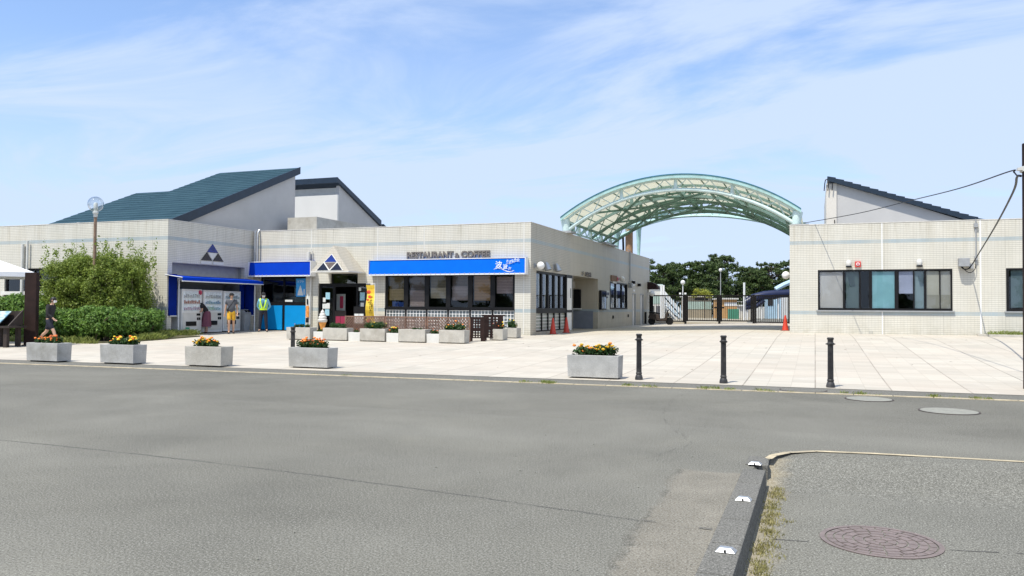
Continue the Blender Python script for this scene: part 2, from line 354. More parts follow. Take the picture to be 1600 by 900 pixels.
def kindof(o, k): o['kind'] = k; return o
def tag(o, label, cat, group=None):
    o['label'] = label; o['category'] = cat
    if group: o['group'] = group
    return o
def thing(name, label, cat, loc, rz=0, group=None):
    o = bpy.data.objects.new(name, None); COL.objects.link(o); o.location = loc; o.rotation_euler = (0, 0, rz); o.empty_display_size = .2
    return tag(o, label, cat, group)
def dup(root, loc, rz=0, label=None, sc=None):
    def cp(o, par):
        c = o.copy(); COL.objects.link(c); c.parent = par
        for ch in list(o.children): cp(ch, c)
        return c
    r = cp(root, None); r.location = loc; r.rotation_euler = (0, 0, rz)
    if label: r['label'] = label
    if sc: r.scale = sc
    return r
def text(name, body, size, mat, parent, loc, rot, extrude=.02, ax='LEFT', space=1.0, xs=1.0, offset=0, label=None):
    c = bpy.data.curves.new(name, 'FONT'); c.body = body; c.size = size; c.extrude = extrude; c.align_x = ax; c.space_character = space; c.offset = offset; c.resolution_u = 3
    o = bpy.data.objects.new(name, c); COL.objects.link(o)
    bpy.context.view_layer.update()
    me = bpy.data.meshes.new_from_object(o.evaluated_get(bpy.context.evaluated_depsgraph_get()))
    bpy.data.objects.remove(o); bpy.data.curves.remove(c)
    me.name = name; me.materials.clear(); me.materials.append(MT[mat] if isinstance(mat, str) else mat)
    ob = bpy.data.objects.new(name, me); COL.objects.link(ob)
    off = Vector((0,0,0))
    if parent is not None:
        ob.parent = parent; p = parent
        while p is not None: off += p.location; p = p.parent
    ob.location = Vector(loc)-off; ob.rotation_euler = rot; ob.scale = (xs, 1, 1)
    return ob
FRONT = (math.pi/2, 0, 0)              # lettering on walls that face the road
SIDE = (math.pi/2, 0, math.pi/2)       # lettering on walls that face +u

def wallmesh(axis, c, a0, a1, z0, z1, holes, th, sgn, skirt=None):
    """outer face on plane axis=c from a0..a1; sgn = outward direction; th thickness inwards."""
    A = sorted({a0, a1, *[h[0] for h in holes], *[h[1] for h in holes]}); Zs = sorted({z0, z1, *[h[2] for h in holes], *[h[3] for h in holes]})
    A = [a for a in A if a0 <= a <= a1]; Zs = [z for z in Zs if z0 <= z <= z1]
    m = MB(); ci = c-sgn*th
    def P(a, z, q): return (a, q, z) if axis == 'v' else (q, a, z)
    def hole(i, j):
        if i < 0 or j < 0 or i >= len(A)-1 or j >= len(Zs)-1: return None
        am, zm = (A[i]+A[i+1])/2, (Zs[j]+Zs[j+1])/2
        return any(h[0] < am < h[1] and h[2] < zm < h[3] for h in holes)
    for i in range(len(A)-1):
        for j in range(len(Zs)-1):
            if hole(i, j): continue
            x0, x1, y0, y1 = A[i], A[i+1], Zs[j], Zs[j+1]
            m.quad(P(x0,y0,c), P(x1,y0,c), P(x1,y1,c), P(x0,y1,c)); m.quad(P(x0,y0,ci), P(x0,y1,ci), P(x1,y1,ci), P(x1,y0,ci))
            for di, dj, e in ((-1,0,((x0,y0),(x0,y1))), (1,0,((x1,y0),(x1,y1))), (0,-1,((x0,y0),(x1,y0))), (0,1,((x0,y1),(x1,y1)))):
                hh = hole(i+di, j+dj)
                if hh is None or hh:
                    (p, q), (r, s_) = e; m.quad(P(p,q,c), P(r,s_,c), P(r,s_,ci), P(p,q,ci))
    return m

def leafcloud(blobs, size, rg, shell=.55, flat=.0, aspect=1.6):
    """blobs: (x,y,z,rx,ry,rz,n) -> numpy quads of small leaves spread in the blobs' volume"""
    V = []
    for (x, y, z, rx, ry, rz, n) in blobs:
        d = rg.normal(size=(n, 3)); d /= np.linalg.norm(d, axis=1)[:, None]
        r = rg.uniform(shell, 1, n)[:, None]
        c = d*r*np.array([rx, ry, rz])+np.array([x, y, z])
        nrm = d*.8+rg.normal(size=(n, 3))*.6; nrm[:, 2] += flat; nrm /= np.linalg.norm(nrm, axis=1)[:, None]
        t = np.cross(nrm, rg.normal(size=(n, 3))); t /= np.linalg.norm(t, axis=1)[:, None]; b = np.cross(nrm, t)
        s = size*rg.uniform(.55, 1.35, n)[:, None]
        V.append(np.stack([c-t*s*aspect*.5, c-b*s*.38, c+t*s*aspect*.5, c+b*s*.38], 1).reshape(-1, 3))
    V = np.concatenate(V); return V
def meshfrom(name, V, mat, parent=None, n=4):
    off = Vector((0,0,0))
    if parent is not None:
        p = parent
        while p is not None: off += p.location; p = p.parent
        V = V-np.array(off)
    me = bpy.data.meshes.new(name); k = len(V)//n
    me.vertices.add(len(V)); me.vertices.foreach_set('co', V.astype(np.float32).ravel())
    me.loops.add(len(V)); me.loops.foreach_set('vertex_index', np.arange(len(V), dtype=np.int32))
    me.polygons.add(k); me.polygons.foreach_set('loop_start', np.arange(0, len(V), n, dtype=np.int32)); me.polygons.foreach_set('loop_total', np.full(k, n, dtype=np.int32))
    me.update(calc_edges=True); me.materials.append(MT[mat] if isinstance(mat, str) else mat)
    o = bpy.data.objects.new(name, me); COL.objects.link(o)
    if parent is not None: o.parent = parent
    return o
RG = np.random.default_rng(5)

# ================================================================ GROUND
def sheet(name, us, vs, mat, dz=0.0, vfun=None, kind='structure'):
    V = []; Fc = []
    for i, v in enumerate(vs):
        for u in us:
            vv = vfun(u, v) if vfun else v
            V.append((u, vv, gz(u, vv)+dz))
    n = len(us)
    for i in range(len(vs)-1):
        for j in range(n-1): Fc.append((i*n+j, i*n+j+1, (i+1)*n+j+1, (i+1)*n+j))
    m = MB(); m.v = V; m.f = Fc; o = m.build(name, mat); o['kind'] = kind; return o
def rngl(a, b, n): return [a+(b-a)*i/(n-1) for i in range(n)]
us = [-900, -300, -120, -70, -50]+rngl(-40, -2, 39)+[-1.2, -.8, -.52, -.4099, -.4098, -.2, .2]+rngl(.6, 14, 28)+[18, 25, 40, 80, 200, 900]
vs = [-600, -200, -60, -20, -5, 0, 2, 3, 4, 5, 6, 6.5, 7, 7.3, 7.5, 7.7, 7.9, 8.1, 8.3, 8.5, 8.6]+rngl(9, 40, 63)+[45, 50, 60, 80, 120, 250, 900]
sheet('road', us, vs, 'asphalt')
# sunken bay on the right of the kerb: rougher asphalt
def kindpoly(name, pts, mat, dz, sub=1, kind='structure'):
    m = MB(); m.add([(p[0], p[1], gz(p[0], p[1])+dz) for p in pts], [tuple(range(len(pts)))]); return kindof(m.build(name, mat), kind)
sheet('parking_bay', [-.405, -.2, .2, .6, 1, 1.4, 1.8, 2.2, 2.6, 3, 5, 8, 12, 20], [-3, 0, 2, 4, 5, 6, 7, 7.3, 7.5, 7.7, 7.9, 8.1, 8.3, 8.5, 8.72], 'asphalt2', .004, lambda u, v: v if v < 7.6 else v-(.5*ss(1.2, -.4, u)*ss(7.4, 8.7, v)))
# strip of asphalt between the flush kerb line and the paving
uu = rngl(-60, 12, 145)
sheet('edge_strip', uu, [0, .4, .85], 'strip', .004, lambda u, t: vline(u)+.12+t)
m = MB(); rr = random.Random(3)
u = -60.0
while u < 12:
    ln = .6; a, b = vline(u), vline(u+ln)
    g = .008
    m.hexa([(u+g,a,-.02),(u+ln-g,b,-.02),(u+ln-g,b+.12,-.02),(u+g,a+.12,-.02),(u+g,a,.010),(u+ln-g,b,.010),(u+ln-g,b+.12,.010),(u+g,a+.12,.010)]); u += ln
kindof(m.build('kerb_line', 'kerbline'), 'structure')
# paving of the forecourt
pu = rngl(-60, 22, 165)
sheet('paving', pu, [0]+rngl(.02, 1, 40), 'paving', .010, lambda u, t: vline(u)+.97+t*(56-vline(u)-.97))
# ground behind the gate
MT['sand'] = pm('pale_ground', (.33, .29, .22), .9, .12, .6, dirt=(.30, .27, .18), dirtamt=.6)
m = MB(); m.box(-60, 60, 56.0, 110, gz(0,56)-.3, gz(-5, 56)+.02); kindof(m.build('pool_yard_ground', 'sand'), 'structure')
# kerb with flush joint curve
m = MB()
for k in range(14):
    v0 = -1+k*.6; v1 = v0+.592
    if v1 > 7.62: v1 = 7.62
    if v0 > 7.6: break
    a = .0; m.hexa([(-.62,v0,-.2),(-.40,v0,-.2),(-.40,v1,-.2),(-.62,v1,-.2),(-.60,v0,.012),(-.41,v0,.012),(-.41,v1,.012),(-.60,v1,.012)])
# rounded tip
tip = [(-.60, 7.63), (-.40, 7.63), (-.405, 7.85), (-.43, 8.0), (-.50, 8.08), (-.60, 8.05)]
m.prism([(x, y, -.15) for x, y in tip], (0, 0, .160))
kindof(m.build('kerb_stones', 'kerb', bevel=.008), 'structure')
cp = [(-.42,7.99),(-.38,8.2),(-.25,8.42),(0,8.6),(.5,8.68),(1.2,8.73),(2.4,8.8),(5,8.9),(12,9.1)]
m = MB()
for (a, b), (c, d) in zip(cp[:-1], cp[1:]):
    n = Vector((-(d-b), c-a, 0)).normalized()*.036
    z = lambda x, y: max(gz(x, y), -.0) + .008
    m.quad((a-n.x,b-n.y,z(a,b)),(c-n.x,d-n.y,z(c,d)),(c+n.x,d+n.y,z(c,d)),(a+n.x,b+n.y,z(a,b)))
kindof(m.build('flush_kerb_curve', 'kerbline'), 'structure')
# old mortar wedge left of the kerb
# cracks and seams
MT['crack'] = pm('crack', (.075, .072, .066), .9, .3, 20)
def crack(name, pts, wd, jit, dz=.006, seed=1):
    r = random.Random(seed); P = []
    for (a, b), (c, d) in zip(pts[:-1], pts[1:]):
        n = max(2, int(math.hypot(c-a, d-b)/.09))
        for k in range(n): t = k/n; P.append((a+(c-a)*t+r.uniform(-jit, jit), b+(d-b)*t+r.uniform(-jit, jit)))
    P.append(pts[-1]); m = MB()
    for (a, b), (c, d) in zip(P[:-1], P[1:]):
        if r.random() < .25: continue
        n = Vector((-(d-b), c-a, 0)).normalized()*wd*r.uniform(.4, 1.2)/2
        zz = lambda x, y: gz(x, y)+dz
        m.quad((a-n.x,b-n.y,zz(a,b)),(c-n.x,d-n.y,zz(c,d)),(c+n.x,d+n.y,zz(c,d)),(a+n.x,b+n.y,zz(a,b)))
    return kindof(m.build(name, 'crack'), 'structure')
crack('asphalt_crack', [(-1.08, 5.36), (-.62, 5.3)], .014, .006, dz=.009, seed=4)
crack('asphalt_crack', [(-.39, 5.75), (-.05, 5.8)], .014, .006, dz=.006, seed=5)
crack('asphalt_crack', [(.82, 5.95), (1.6, 6.1), (2.6, 6.0)], .014, .006, dz=.006, seed=6)
0 and crack('asphalt_crack', [(-1.2, 4.0), (-1.15, 5.5), (-1.22, 6.6), (-1.16, 7.1), (-.85, 7.3), (-.62, 7.3)], .008, .02, dz=.006, seed=7)
crack('asphalt_crack', [(-1.2, 7.05), (-1.7, 7.1), (-2.6, 7.0), (-4, 7.05)], .005, .016, seed=8)
crack('asphalt_crack', [(-1.6, 7.2), (-1.2, 8.6), (-1.9, 10.5), (-2.1, 12.8), (-2.0, 14.0)], .004, .035, seed=9)

# grasses: tufts
MT['grassm'] = leaf_mat('grass_blades', (.13, .19, .035), (.28, .33, .08), (.26, .25, .08))
MT['drygrass'] = leaf_mat('dry_grass', (.26, .24, .10), (.40, .35, .17), (.20, .21, .06))
def tufts(name, pts, n, h, spread, mat, kind='stuff', parent=None, rg=RG):
    V = []
    for (x, y, k) in pts:
        z = gz(x, y)+.005
        for i in range(int(n*k)):
            px, py = x+rg.normal()*spread, y+rg.normal()*spread; a = rg.uniform(0, 6.28); hh = h*rg.uniform(.4, 1.2)*min(1.2, k+.3); w_ = .004+.05*hh*.4
            lx, ly = rg.normal()*hh*.45, rg.normal()*hh*.45; c, s = math.cos(a)*w_, math.sin(a)*w_
            V += [(px-c,py-s,z),(px+c,py+s,z),(px+c*.5+lx*.5,py+s*.5+ly*.5,z+hh*.7),(px-c*.1+lx,py-s*.1+ly,z+hh)]
    o = meshfrom(name, np.array(V), mat, parent)
    if kind: o['kind'] = kind
    return o
pts = [(x, vline(x)+RG.normal()*.05+.13, RG.uniform(.2, 1)) for x in list(RG.uniform(-5.2, 3.5, 34))+list(RG.uniform(-11, -5, 4))]
tag(tufts('kerb_weeds', pts, 60, .045, .05, 'grassm'), 'low green weeds growing along the pale kerb line of the road', 'weeds')
pts = [(-.345+abs(RG.normal())*.045, y, RG.uniform(.2, 1)) for y in RG.uniform(3.5, 7.5, 210)]
tag(tufts('dry_weeds', pts, 22, .022, .028, 'drygrass'), 'dry yellowish grass at the foot of the dark kerb face', 'weeds')

# ================================================================ RESTAURANT BUILDING
TOP = 4.87
rb = thing('restaurant_building', 'long pale tiled single-storey restaurant building with blue stripe under its parapet', 'building', (-17.5, 30.36, .3))
UL, VL, VM, UE, VE = -24.3, 25.1, 30.36, -10.7, 55.1
VT = 35.9     # tiles end here on the side wall, plain panels beyond
front_holes = [(-23.91,-21.42,.2,2.79), (-20.77,-18.09,.1,2.45), (-20.13,-18.73,2.45,2.93), (-17.37,-11.38,.4,2.80)]
wallmesh('v', VM, UL, UE-.003, 0, TOP, front_holes, .25, -1).build('front_wall', 'tile', rb)
side_holes = [(31.05,36.3,.44,2.96), (36.4,41.04,.1,2.97), (43.66,48.05,1.38,2.92), (49.5,50.5,.1,2.4), (51.9,53.0,.1,2.4)]
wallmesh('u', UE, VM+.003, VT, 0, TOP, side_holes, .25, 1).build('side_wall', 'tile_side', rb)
wallmesh('u', UE-.004, VT, VE, 0, TOP, side_holes, .25, 1).build('side_wall', 'plain', rb)
wallmesh('v', VL, -52, UL-.003, 0, TOP, [(-33.5,-29.6,1.35,3.0)], .25, -1).build('front_wall', 'tile', rb)['label'] = 'projecting left wing front wall behind the bushes'
wallmesh('u', UL, VL+.003, VM, 0, TOP, [(25.25,29.75,.1,3.17)], .2, 1).build('side_wall', 'tile', rb)
m = MB(); m.box(-52, UE-.25, VM+.25, VE, 4.3, 4.45); m.box(-52, UL-.2, VL+.25, VM+.25, 4.3, 4.45); m.build('roof_slab', 'grey', rb)
m = MB()
m.box(UL, UE+.012, VM-.012, VM+.27, TOP, TOP+.03); m.box(UE-.27, UE+.012, VM+.27, VE, TOP, TOP+.03); m.box(-52, UL+.012, VL-.012, VL+.27, TOP, TOP+.03); m.box(UL-.22, UL+.012, VL+.27, VM-.012, TOP, TOP+.03)
m.build('parapet_coping', 'parapet', rb)
m = MB(); m.box(-52, UE-.3, VE-.2, VE, 0, 4.8); m.box(-52, -51.8, VL, VE, 0, 4.8); m.build('back_wall', 'plain', rb)
m = MB(); m.box(-25.5, UE-.3, 33.8, 33.9, 0, 4.25); m.box(-25.5, -11, 30.62, 33.8, .3, .33); m.box(-15, -14.9, 33.9, 55, 0, 4.25); m.box(-24.25,-24.15,30.65,33.8,.33,4.2); m.box(-21.2,-21.1,30.65,33.8,.33,4.2); m.box(-17.9,-17.8,30.65,33.8,.33,4.2)
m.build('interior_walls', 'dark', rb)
# light expansion joints
for x in (-21.15, -17.75, -15.5, -11.0): m = MB(); m.box(x-.02, x+.02, VM-.003, VM, 2.8 if x == -15.5 else .35, TOP); m.build('expansion_joint', 'offw', rb)
# vending recess
m = MB(); m.box(UL-1.25, UL-1.15, 25.36, 29.9, 0, 3.4); m.box(UL-1.25, UL-.01, 25.15, 25.245, 0, 3.3); m.box(UL-1.25, UL-.2, 29.76, 29.9, 0, 3.3); m.box(UL-1.25, UL-.21, 25.36, 29.9, 3.171, 3.3); m.build('recess_lining', 'grey', rb)
m = MB(); m.box(UL-.45, UL-.35, 25.25, 29.75, 2.45, 3.17); m.build('recess_header', 'grey', rb)
# blue triangle emblem on the wing wall
m_em = pm('emblem_blue', (.01, .03, .20), .15, .3, 3); MT['emblem'] = m_em; MT['emblemb'] = pm('emblem_black', (.012, .013, .025), .12, .3, 3)
cv, zb, hw, hh = 27.63, 3.36, .68, .72
em = MB(); x = UL+.004
em.prism([(x, cv-hw/2, zb+hh*.5), (x, cv+hw/2, zb+hh*.5), (x, cv, zb+hh)], (.03, 0, 0)); e0 = em.build('triangle_emblem', 'emblem', rb)
em = MB(); em.prism([(x, cv-hw, zb), (x, cv-.03, zb), (x, cv-hw/2-.01, zb+hh*.48)], (.03,0,0)); em.prism([(x, cv+.03, zb), (x, cv+hw, zb), (x, cv+hw/2+.01, zb+hh*.48)], (.03,0,0)); em.build('emblem_corners', 'emblemb', e0)
em = MB(); em.prism([(x, cv, zb+.03), (x, cv-hw/2+.05, zb+hh*.47), (x, cv+hw/2-.05, zb+hh*.47)], (.02,0,0)); em.box(x, x+.02, cv-hw, cv-.05, zb-.16, zb-.03); em.box(x, x+.02, cv+.05, cv+hw, zb-.16, zb-.03); em.build('emblem_plate', 'offw', e0)
# ---- take-out window
def part(name, mat, par, *boxes, bevel=0, label=None):
    m = MB()
    for b in boxes: m.box(*b)
    o = m.build(name, mat, par, bevel=bevel)
    if label: o['label'] = label
    return o
tw = part('takeout_window', 'black', rb, (-23.91,-23.85,30.42,30.5,.33,2.79), (-21.48,-21.42,30.42,30.5,.33,2.79), (-22.68,-22.60,30.42,30.5,.33,2.79), (-23.85,-22.68,30.42,30.5,1.46,1.62), (-22.60,-21.48,30.42,30.5,1.46,1.62), (-23.85,-21.48,30.42,30.5,2.7,2.79))
part('pane', 'glassd', tw, (-23.85,-22.68,30.45,30.46,1.62,2.7), (-22.60,-21.48,30.45,30.46,1.62,2.7))
part('lower_panel', 'cyan', tw, (-23.85,-22.72,30.40,30.46,.36,1.46), label='bright blue left panel below the counter')
part('lower_panel', 'cyan', tw, (-22.57,-21.46,30.40,30.46,.36,1.46), label='bright blue right panel below the counter')
part('counter_equipment', pm('counter_gear', (.42, .47, .47), .4, .25, 6), tw, (-22.5,-21.55,30.75,31.3,1.5,1.85), (-22.5,-21.9,31.0,31.4,1.9,2.3), (-22.3,-22.1,30.8,31,2.45,2.7))
# ---- entrance
MT['screen'] = pm('dim_grey', (.10,.10,.11), .6, .3, 4)
dr = part('entrance_door', 'black', rb, (-20.77,-20.66,30.44,30.54,.33,2.45), (-18.2,-18.09,30.44,30.54,.33,2.45), (-20.66,-18.2,30.44,30.54,2.3,2.45), (-20.05,-19.92,30.44,30.54,.33,2.3), (-18.85,-18.75,30.44,30.54,.33,2.3), (-20.13,-20.06,30.44,30.54,2.45,2.93), (-18.80,-18.73,30.44,30.54,2.45,2.93), (-20.06,-18.8,30.44,30.54,2.86,2.93), (-20.66,-20.05,30.44,30.54,.33,.5), (-18.75,-18.2,30.44,30.54,.33,.5))
part('pane', 'glassd', dr, (-20.66,-20.05,30.48,30.49,.5,2.3), (-18.75,-18.2,30.48,30.49,.5,2.3), (-20.06,-18.8,30.48,30.49,2.45,2.86))
MT['paper'] = pm('notice_paper', (.62,.64,.62), .7, .12, 14)
MT['paperb'] = pm('notice_paper_blue', (.30,.52,.62), .7, .2, 14)
for i, (a, b, c, d, mt) in enumerate(((-20.42,-20.2,1.75,2.05,'paperb'), (-20.56,-20.42,1.62,1.82,'paper'), (-20.58,-20.36,1.33,1.55,'paper'), (-20.36,-20.2,1.33,1.58,'paper'), (-20.45,-20.22,1.02,1.3,'paperb'), (-18.65,-18.42,1.7,2.05,'paperb'), (-18.62,-18.45,1.25,1.6,'paper'), (-18.72,-18.6,2.12,2.26,'paper'))):
    part('notice', mt, dr, (a,b,30.435,30.439,c,d))
# gable porch: triangular tiled prism that leans back, with three triangular lights
MT['centrepane'] = pm('brown_pane', (.13,.10,.085), .25, .4, 5)
MT['gabletile'] = tile_mat('gable_tile', (.50, .46, .39), (.24, .21, .17), bands=False)
gb = MB(); yl, yb = 29.02, 29.42; gx0, gx1, gxa = -20.22, -18.36, -19.38; g0, g1 = 2.93, 4.05
gb.add([(gx0,yl,g0),(gx1,yl,g0),(gxa,yb,g1),(gx0,VM,g0),(gx1,VM,g0),(gxa,VM,g1)], [(0,1,2),(1,4,5,2),(0,2,5,3),(0,3,4,1)])
gp = gb.build('porch_gable', 'gabletile', rb)
def tri(a, b, c, mat, name, par, proud):
    # corners given as fractions on the gable face
    def P(s, t): # s across -1..1, t up 0..1
        z = g0+(g1-g0)*t; y = yl+(yb-yl)*t-proud; x = (gx0+gx1)/2*(1-t)+gxa*t+s*(gx1-gx0)/2; return (x, y, z)
    mm = MB(); mm.prism([P(*a), P(*b), P(*c)], (0, .02, 0)); return mm.build(name, mat, par)
tri((-.74,.015), (.74,.015), (0,.68), 'offw', 'light_frame', gp, .03)
tri((-.325,.355), (.325,.355), (0,.645), 'emblem', 'triangular_light', gp, .04)
tri((-.68,.035), (-.05,.035), (-.37,.325), 'emblemb', 'triangular_light', gp, .04)
tri((.05,.035), (.68,.035), (.37,.325), 'emblemb', 'triangular_light', gp, .04)
tri((-.30,.335), (.30,.335), (0,.065), 'centrepane', 'triangular_light', gp, .036)
part('gable_soffit', 'offw', gp, (gx0-.03,gx1+.03,yl-.02,VM,g0-.05,g0-.002))
# ---- restaurant windows: six bays over glass blocks
edges = [-17.37,-16.375,-15.38,-14.38,-13.375,-12.37,-11.38]
blindc = [(.33,.24,.13), (.24,.18,.17), (.30,.24,.17), (.25,.19,.18), (.27,.15,.07), (.26,.19,.19)]
blz = [(1.72,2.2), (1.45,2.15), (1.80,2.25), (1.72,2.3), (1.72,2.74), (2.0,2.7)]
MT['gblock'] = pm('glass_block', (.16,.19,.20), .12, .3, 9, spec=.7)
MT['bluebox'] = pm('blue_box', (.03,.12,.5), .5, .1, 4)
def slat_mat(name, c):
    m, t, b = _mat(name); p = pos(t)
    wv = mth(t, 'FRACT', mth(t, 'MULTIPLY', p[2], 16)); o = mixc(t, mth(t, 'LESS_THAN', wv, .28), c, [x*.45 for x in c])
    t.links.new(o, b.inputs['Base Color']); b.inputs['Roughness'].default_value = .7; return m
for i in range(6):
    a, b = edges[i], edges[i+1]
    wn = part('window', 'black', rb, (a,a+.10,30.40,30.50,1.33,2.80), (b-.10,b,30.40,30.50,1.33,2.80), (a+.10,b-.10,30.40,30.50,2.74,2.80), (a+.10,b-.10,30.40,30.50,1.33,1.44), (a-.02,b+.0,30.36,30.40,1.33,1.38))
    part('pane', 'glass', wn, (a+.10,b-.10,30.45,30.456,1.44,2.74))
    bc = tuple(blindc[i]); part('blind', slat_mat('bamboo_blind', [x*1.9 for x in bc]), wn, (a+.13,b-.13,30.53,30.545,blz[i][0],blz[i][1]))
    if blz[i][1] < 2.5: part('blind_roll', slat_mat('bamboo_roll', [x*.8 for x in bc]), wn, (a+.12,b-.12,30.56,30.58,blz[i][1]-.02,2.74))
    if i == 0: part('blue_box', 'bluebox', wn, (a+.2,a+.5,30.65,30.85,1.45,1.66), (a+.54,a+.8,30.65,30.85,1.45,1.64))
    gbp = part('glass_block_panel', 'gblock', rb, (a+.03,b-.03,30.46,30.52,.42,1.31))
    bx = []; n = 6; s0 = a+.05; st = (b-a-.10)/n
    for k in range(n+1): bx.append((s0+k*st-.014, s0+k*st+.014, 30.43, 30.46, .42, 1.31))
    for k in range(7): bx.append((s0-.014, b-.036, 30.434, 30.463, .42+k*.145-.012, .42+k*.145+.012))
    part('grout_grid', 'white', gbp, *bx)
    part('mullion', 'black', rb, (a-.03,a+.03,30.38,30.50,.36,1.33))
part('mullion', 'black', rb, (-11.41,-11.38,30.38,30.50,.36,1.33))
# lettering
MT['letter'] = pm('bronze_letter', (.17,.15,.13), .45, .25, 12)
t = text('lettering', 'RESTAURANT', .385, 'letter', rb, (-16.31, VM-.03, 3.50), FRONT, .03, space=1.03, xs=.82, offset=.014)
t2 = text('lettering', '&', .27, 'letter', rb, (-14.04, VM-.03, 3.50), FRONT, .03, xs=.9, offset=.014)
t3 = text('lettering', 'COFFEE', .385, 'letter', rb, (-13.77, VM-.03, 3.50), FRONT, .03, space=1.03, xs=.82, offset=.014)
for o, w_ in ((t, 2.18), (t2, .2), (t3, 1.30)):
    xs_ = [v.co.x for v in o.data.vertices]; k = (max(xs_)-min(xs_)); o.scale.x = w_/k
# drain pipes on the front
m = MB(); m.tube([(-24.12,30.24,2.85),(-24.12,30.24,4.9)], .06, 8); m.tube([(-23.98,30.2,3.0),(-23.98,30.2,4.75),(-23.98,30.32,4.95)], .045, 8); m.build('drain_pipe', 'steel', rb, smooth=True)
m = MB(); m.tube([(-21.1,30.28,.33),(-21.1,30.28,2.75)], .035, 8); m.build('drain_pipe', 'offw', rb, smooth=True)
p = onV(38, 430, VL); q = onV(46, 430, VL)
m = MB(); m.tube([(p.x,VL-.1,.2),(p.x,VL-.1,4.05)], .07, 8); m.tube([(q.x,VL-.12,.2),(q.x,VL-.12,4.2)], .05, 8); m.build('drain_pipe', 'offw', rb, smooth=True)
# left wing window
wn = part('window', 'black', rb, (-33.5,-33.4,25.16,25.26,1.35,3.0), (-29.7,-29.6,25.16,25.26,1.35,3.0), (-33.4,-29.7,25.16,25.26,2.9,3.0), (-33.4,-29.7,25.16,25.26,1.35,1.45), (-31.5,-31.4,25.16,25.26,1.45,2.9))
part('pane', 'glassd', wn, (-33.4,-29.7,25.2,25.21,1.45,2.9)); part('sill', 'offw', wn, (-33.6,-29.5,25.02,25.14,1.85,2.0))
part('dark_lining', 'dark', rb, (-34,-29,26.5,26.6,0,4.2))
p0 = onV(165, 440, VL)
# ---- side wall
n = 5; sv = 31.05; dv = (35.3-31.05)/n
for i in range(n):
    a, b = sv+i*dv, sv+(i+1)*dv
    wn = part('window', 'black', rb, (-10.83,-10.73,a,a+.07,1.36,2.96), (-10.83,-10.73,b-.07,b,1.36,2.96), (-10.83,-10.73,a+.07,b-.07,2.86,2.96), (-10.84,-10.71,a,b,1.20,1.42))
    part('pane', 'glass', wn, (-10.79,-10.784,a+.07,b-.07,1.42,2.86))
    if i % 2 == 0 or i == 1: part('curtain', 'offw', wn, (-10.95,-10.93,a+.1,a+.52,1.45,2.85))
    lp = part('glass_block_panel', pm('glass_block_side', (.34,.36,.32), .25, .2, 9), rb, (-10.83,-10.78,a+.04,b-.04,.48,1.2))
    part('grout_grid', 'offw', lp, *[(-10.78,-10.765,a+.04,b-.04,.5+k*.14,.53+k*.14) for k in range(5)])
    part('mullion', 'black', rb, (-10.84,-10.72,a-.035,a+.035,.44,1.2))
part('sill', 'black', rb, (-10.86,-10.71,31.05,35.3,.36,.48))
dp = part('door_panel', 'white', rb, (-10.76,-10.70,35.4,36.2,.4,2.82)); part('panel_frame', 'black', dp, (-10.78,-10.69,35.3,35.4,.4,2.96), (-10.78,-10.69,36.2,36.3,.4,2.96), (-10.78,-10.69,35.4,36.2,2.82,2.96), (-10.78,-10.69,35.4,36.2,1.22,1.34))
part('door_lettering_strip', 'black', dp, (-10.697,-10.694,35.95,36.05,1.9,2.35))
# ticket recess
part('recess_lining', 'plain', rb, (-13.0,-12.9,36.3,41.1,0,3.05), (-12.9,-10.96,41.042,41.14,0,3.05), (-12.9,-10.96,36.3,36.398,0,3.05), (-12.9,-10.96,36.4,41.04,2.972,3.05))
tk = part('ticket_window', 'black', rb, (-12.75,-11.62,40.94,41.04,1.38,2.42)); part('ticket_sign', 'grey', tk, (-12.5,-12.2,40.92,40.935,1.78,1.92)); part('ticket_shelf', 'white', tk, (-12.1,-11.55,40.75,40.94,1.36,1.42))
part('recess_dado', pm('blue_grey_paint', (.20,.22,.26), .6, .1, 3), rb, (-12.9,-10.96,40.99,41.041,.1,1.28))
part('recess_notice', 'offw', rb, (-12.3,-11.95,40.98,41.03,2.5,2.85))
text('wall_lettering', 'プール管理棟', .26, 'letter', rb, (-10.66, 37.75, 3.02), SIDE, .015, xs=1.15)
# window and doors further along
wn = part('window', 'black', rb, (-10.8,-10.68,43.66,43.76,1.38,2.92), (-10.8,-10.68,47.95,48.05,1.38,2.92), (-10.8,-10.68,43.76,47.95,2.84,2.92), (-10.8,-10.68,43.76,47.95,1.38,1.47), (-10.8,-10.7,45.1,45.2,1.47,2.84), (-10.8,-10.7,46.6,46.7,1.47,2.84))
part('pane', 'glass', wn, (-10.76,-10.755,43.76,47.95,1.47,2.84)); part('curtain', 'offw', wn, (-10.9,-10.88,44.2,44.7,1.5,2.8), (-10.9,-10.88,45.3,46.2,1.5,2.8), (-10.9,-10.88,47.0,47.4,1.5,2.8))
for a, b in ((49.5,50.5), (51.9,53.0)):
    d = part('door', 'offw', rb, (-10.82,-10.77,a+.06,b-.06,.35,2.34)); part('frame', 'grey', d, (-10.84,-10.69,a,a+.06,.35,2.4), (-10.84,-10.69,b-.06,b,.35,2.4), (-10.84,-10.69,a+.06,b-.06,2.34,2.4)); part('handle', 'steel', d, (-10.77,-10.73,b-.22,b-.14,1.3,1.42))
part('door_sign', 'white', rb, (-10.694,-10.68,49.7,50.2,2.5,2.62)); part('door_sign', 'white', rb, (-10.694,-10.68,49.6,50.1,2.85,3.2))
m = MB(); m.tube([(-10.64,48.56,3.05),(-10.64,48.56,4.95),(-10.8,48.6,5.05)], .035, 6); m.box(-10.69,-10.5,48.4,48.7,2.7,3.0); m.build('conduit', 'grey', rb)
part('sockets', 'black', rb, (-10.694,-10.66,44.3,44.5,.85,1.02), (-10.694,-10.66,48.2,48.4,.9,1.07), (-10.694,-10.6,53.4,53.6,.4,1.2))

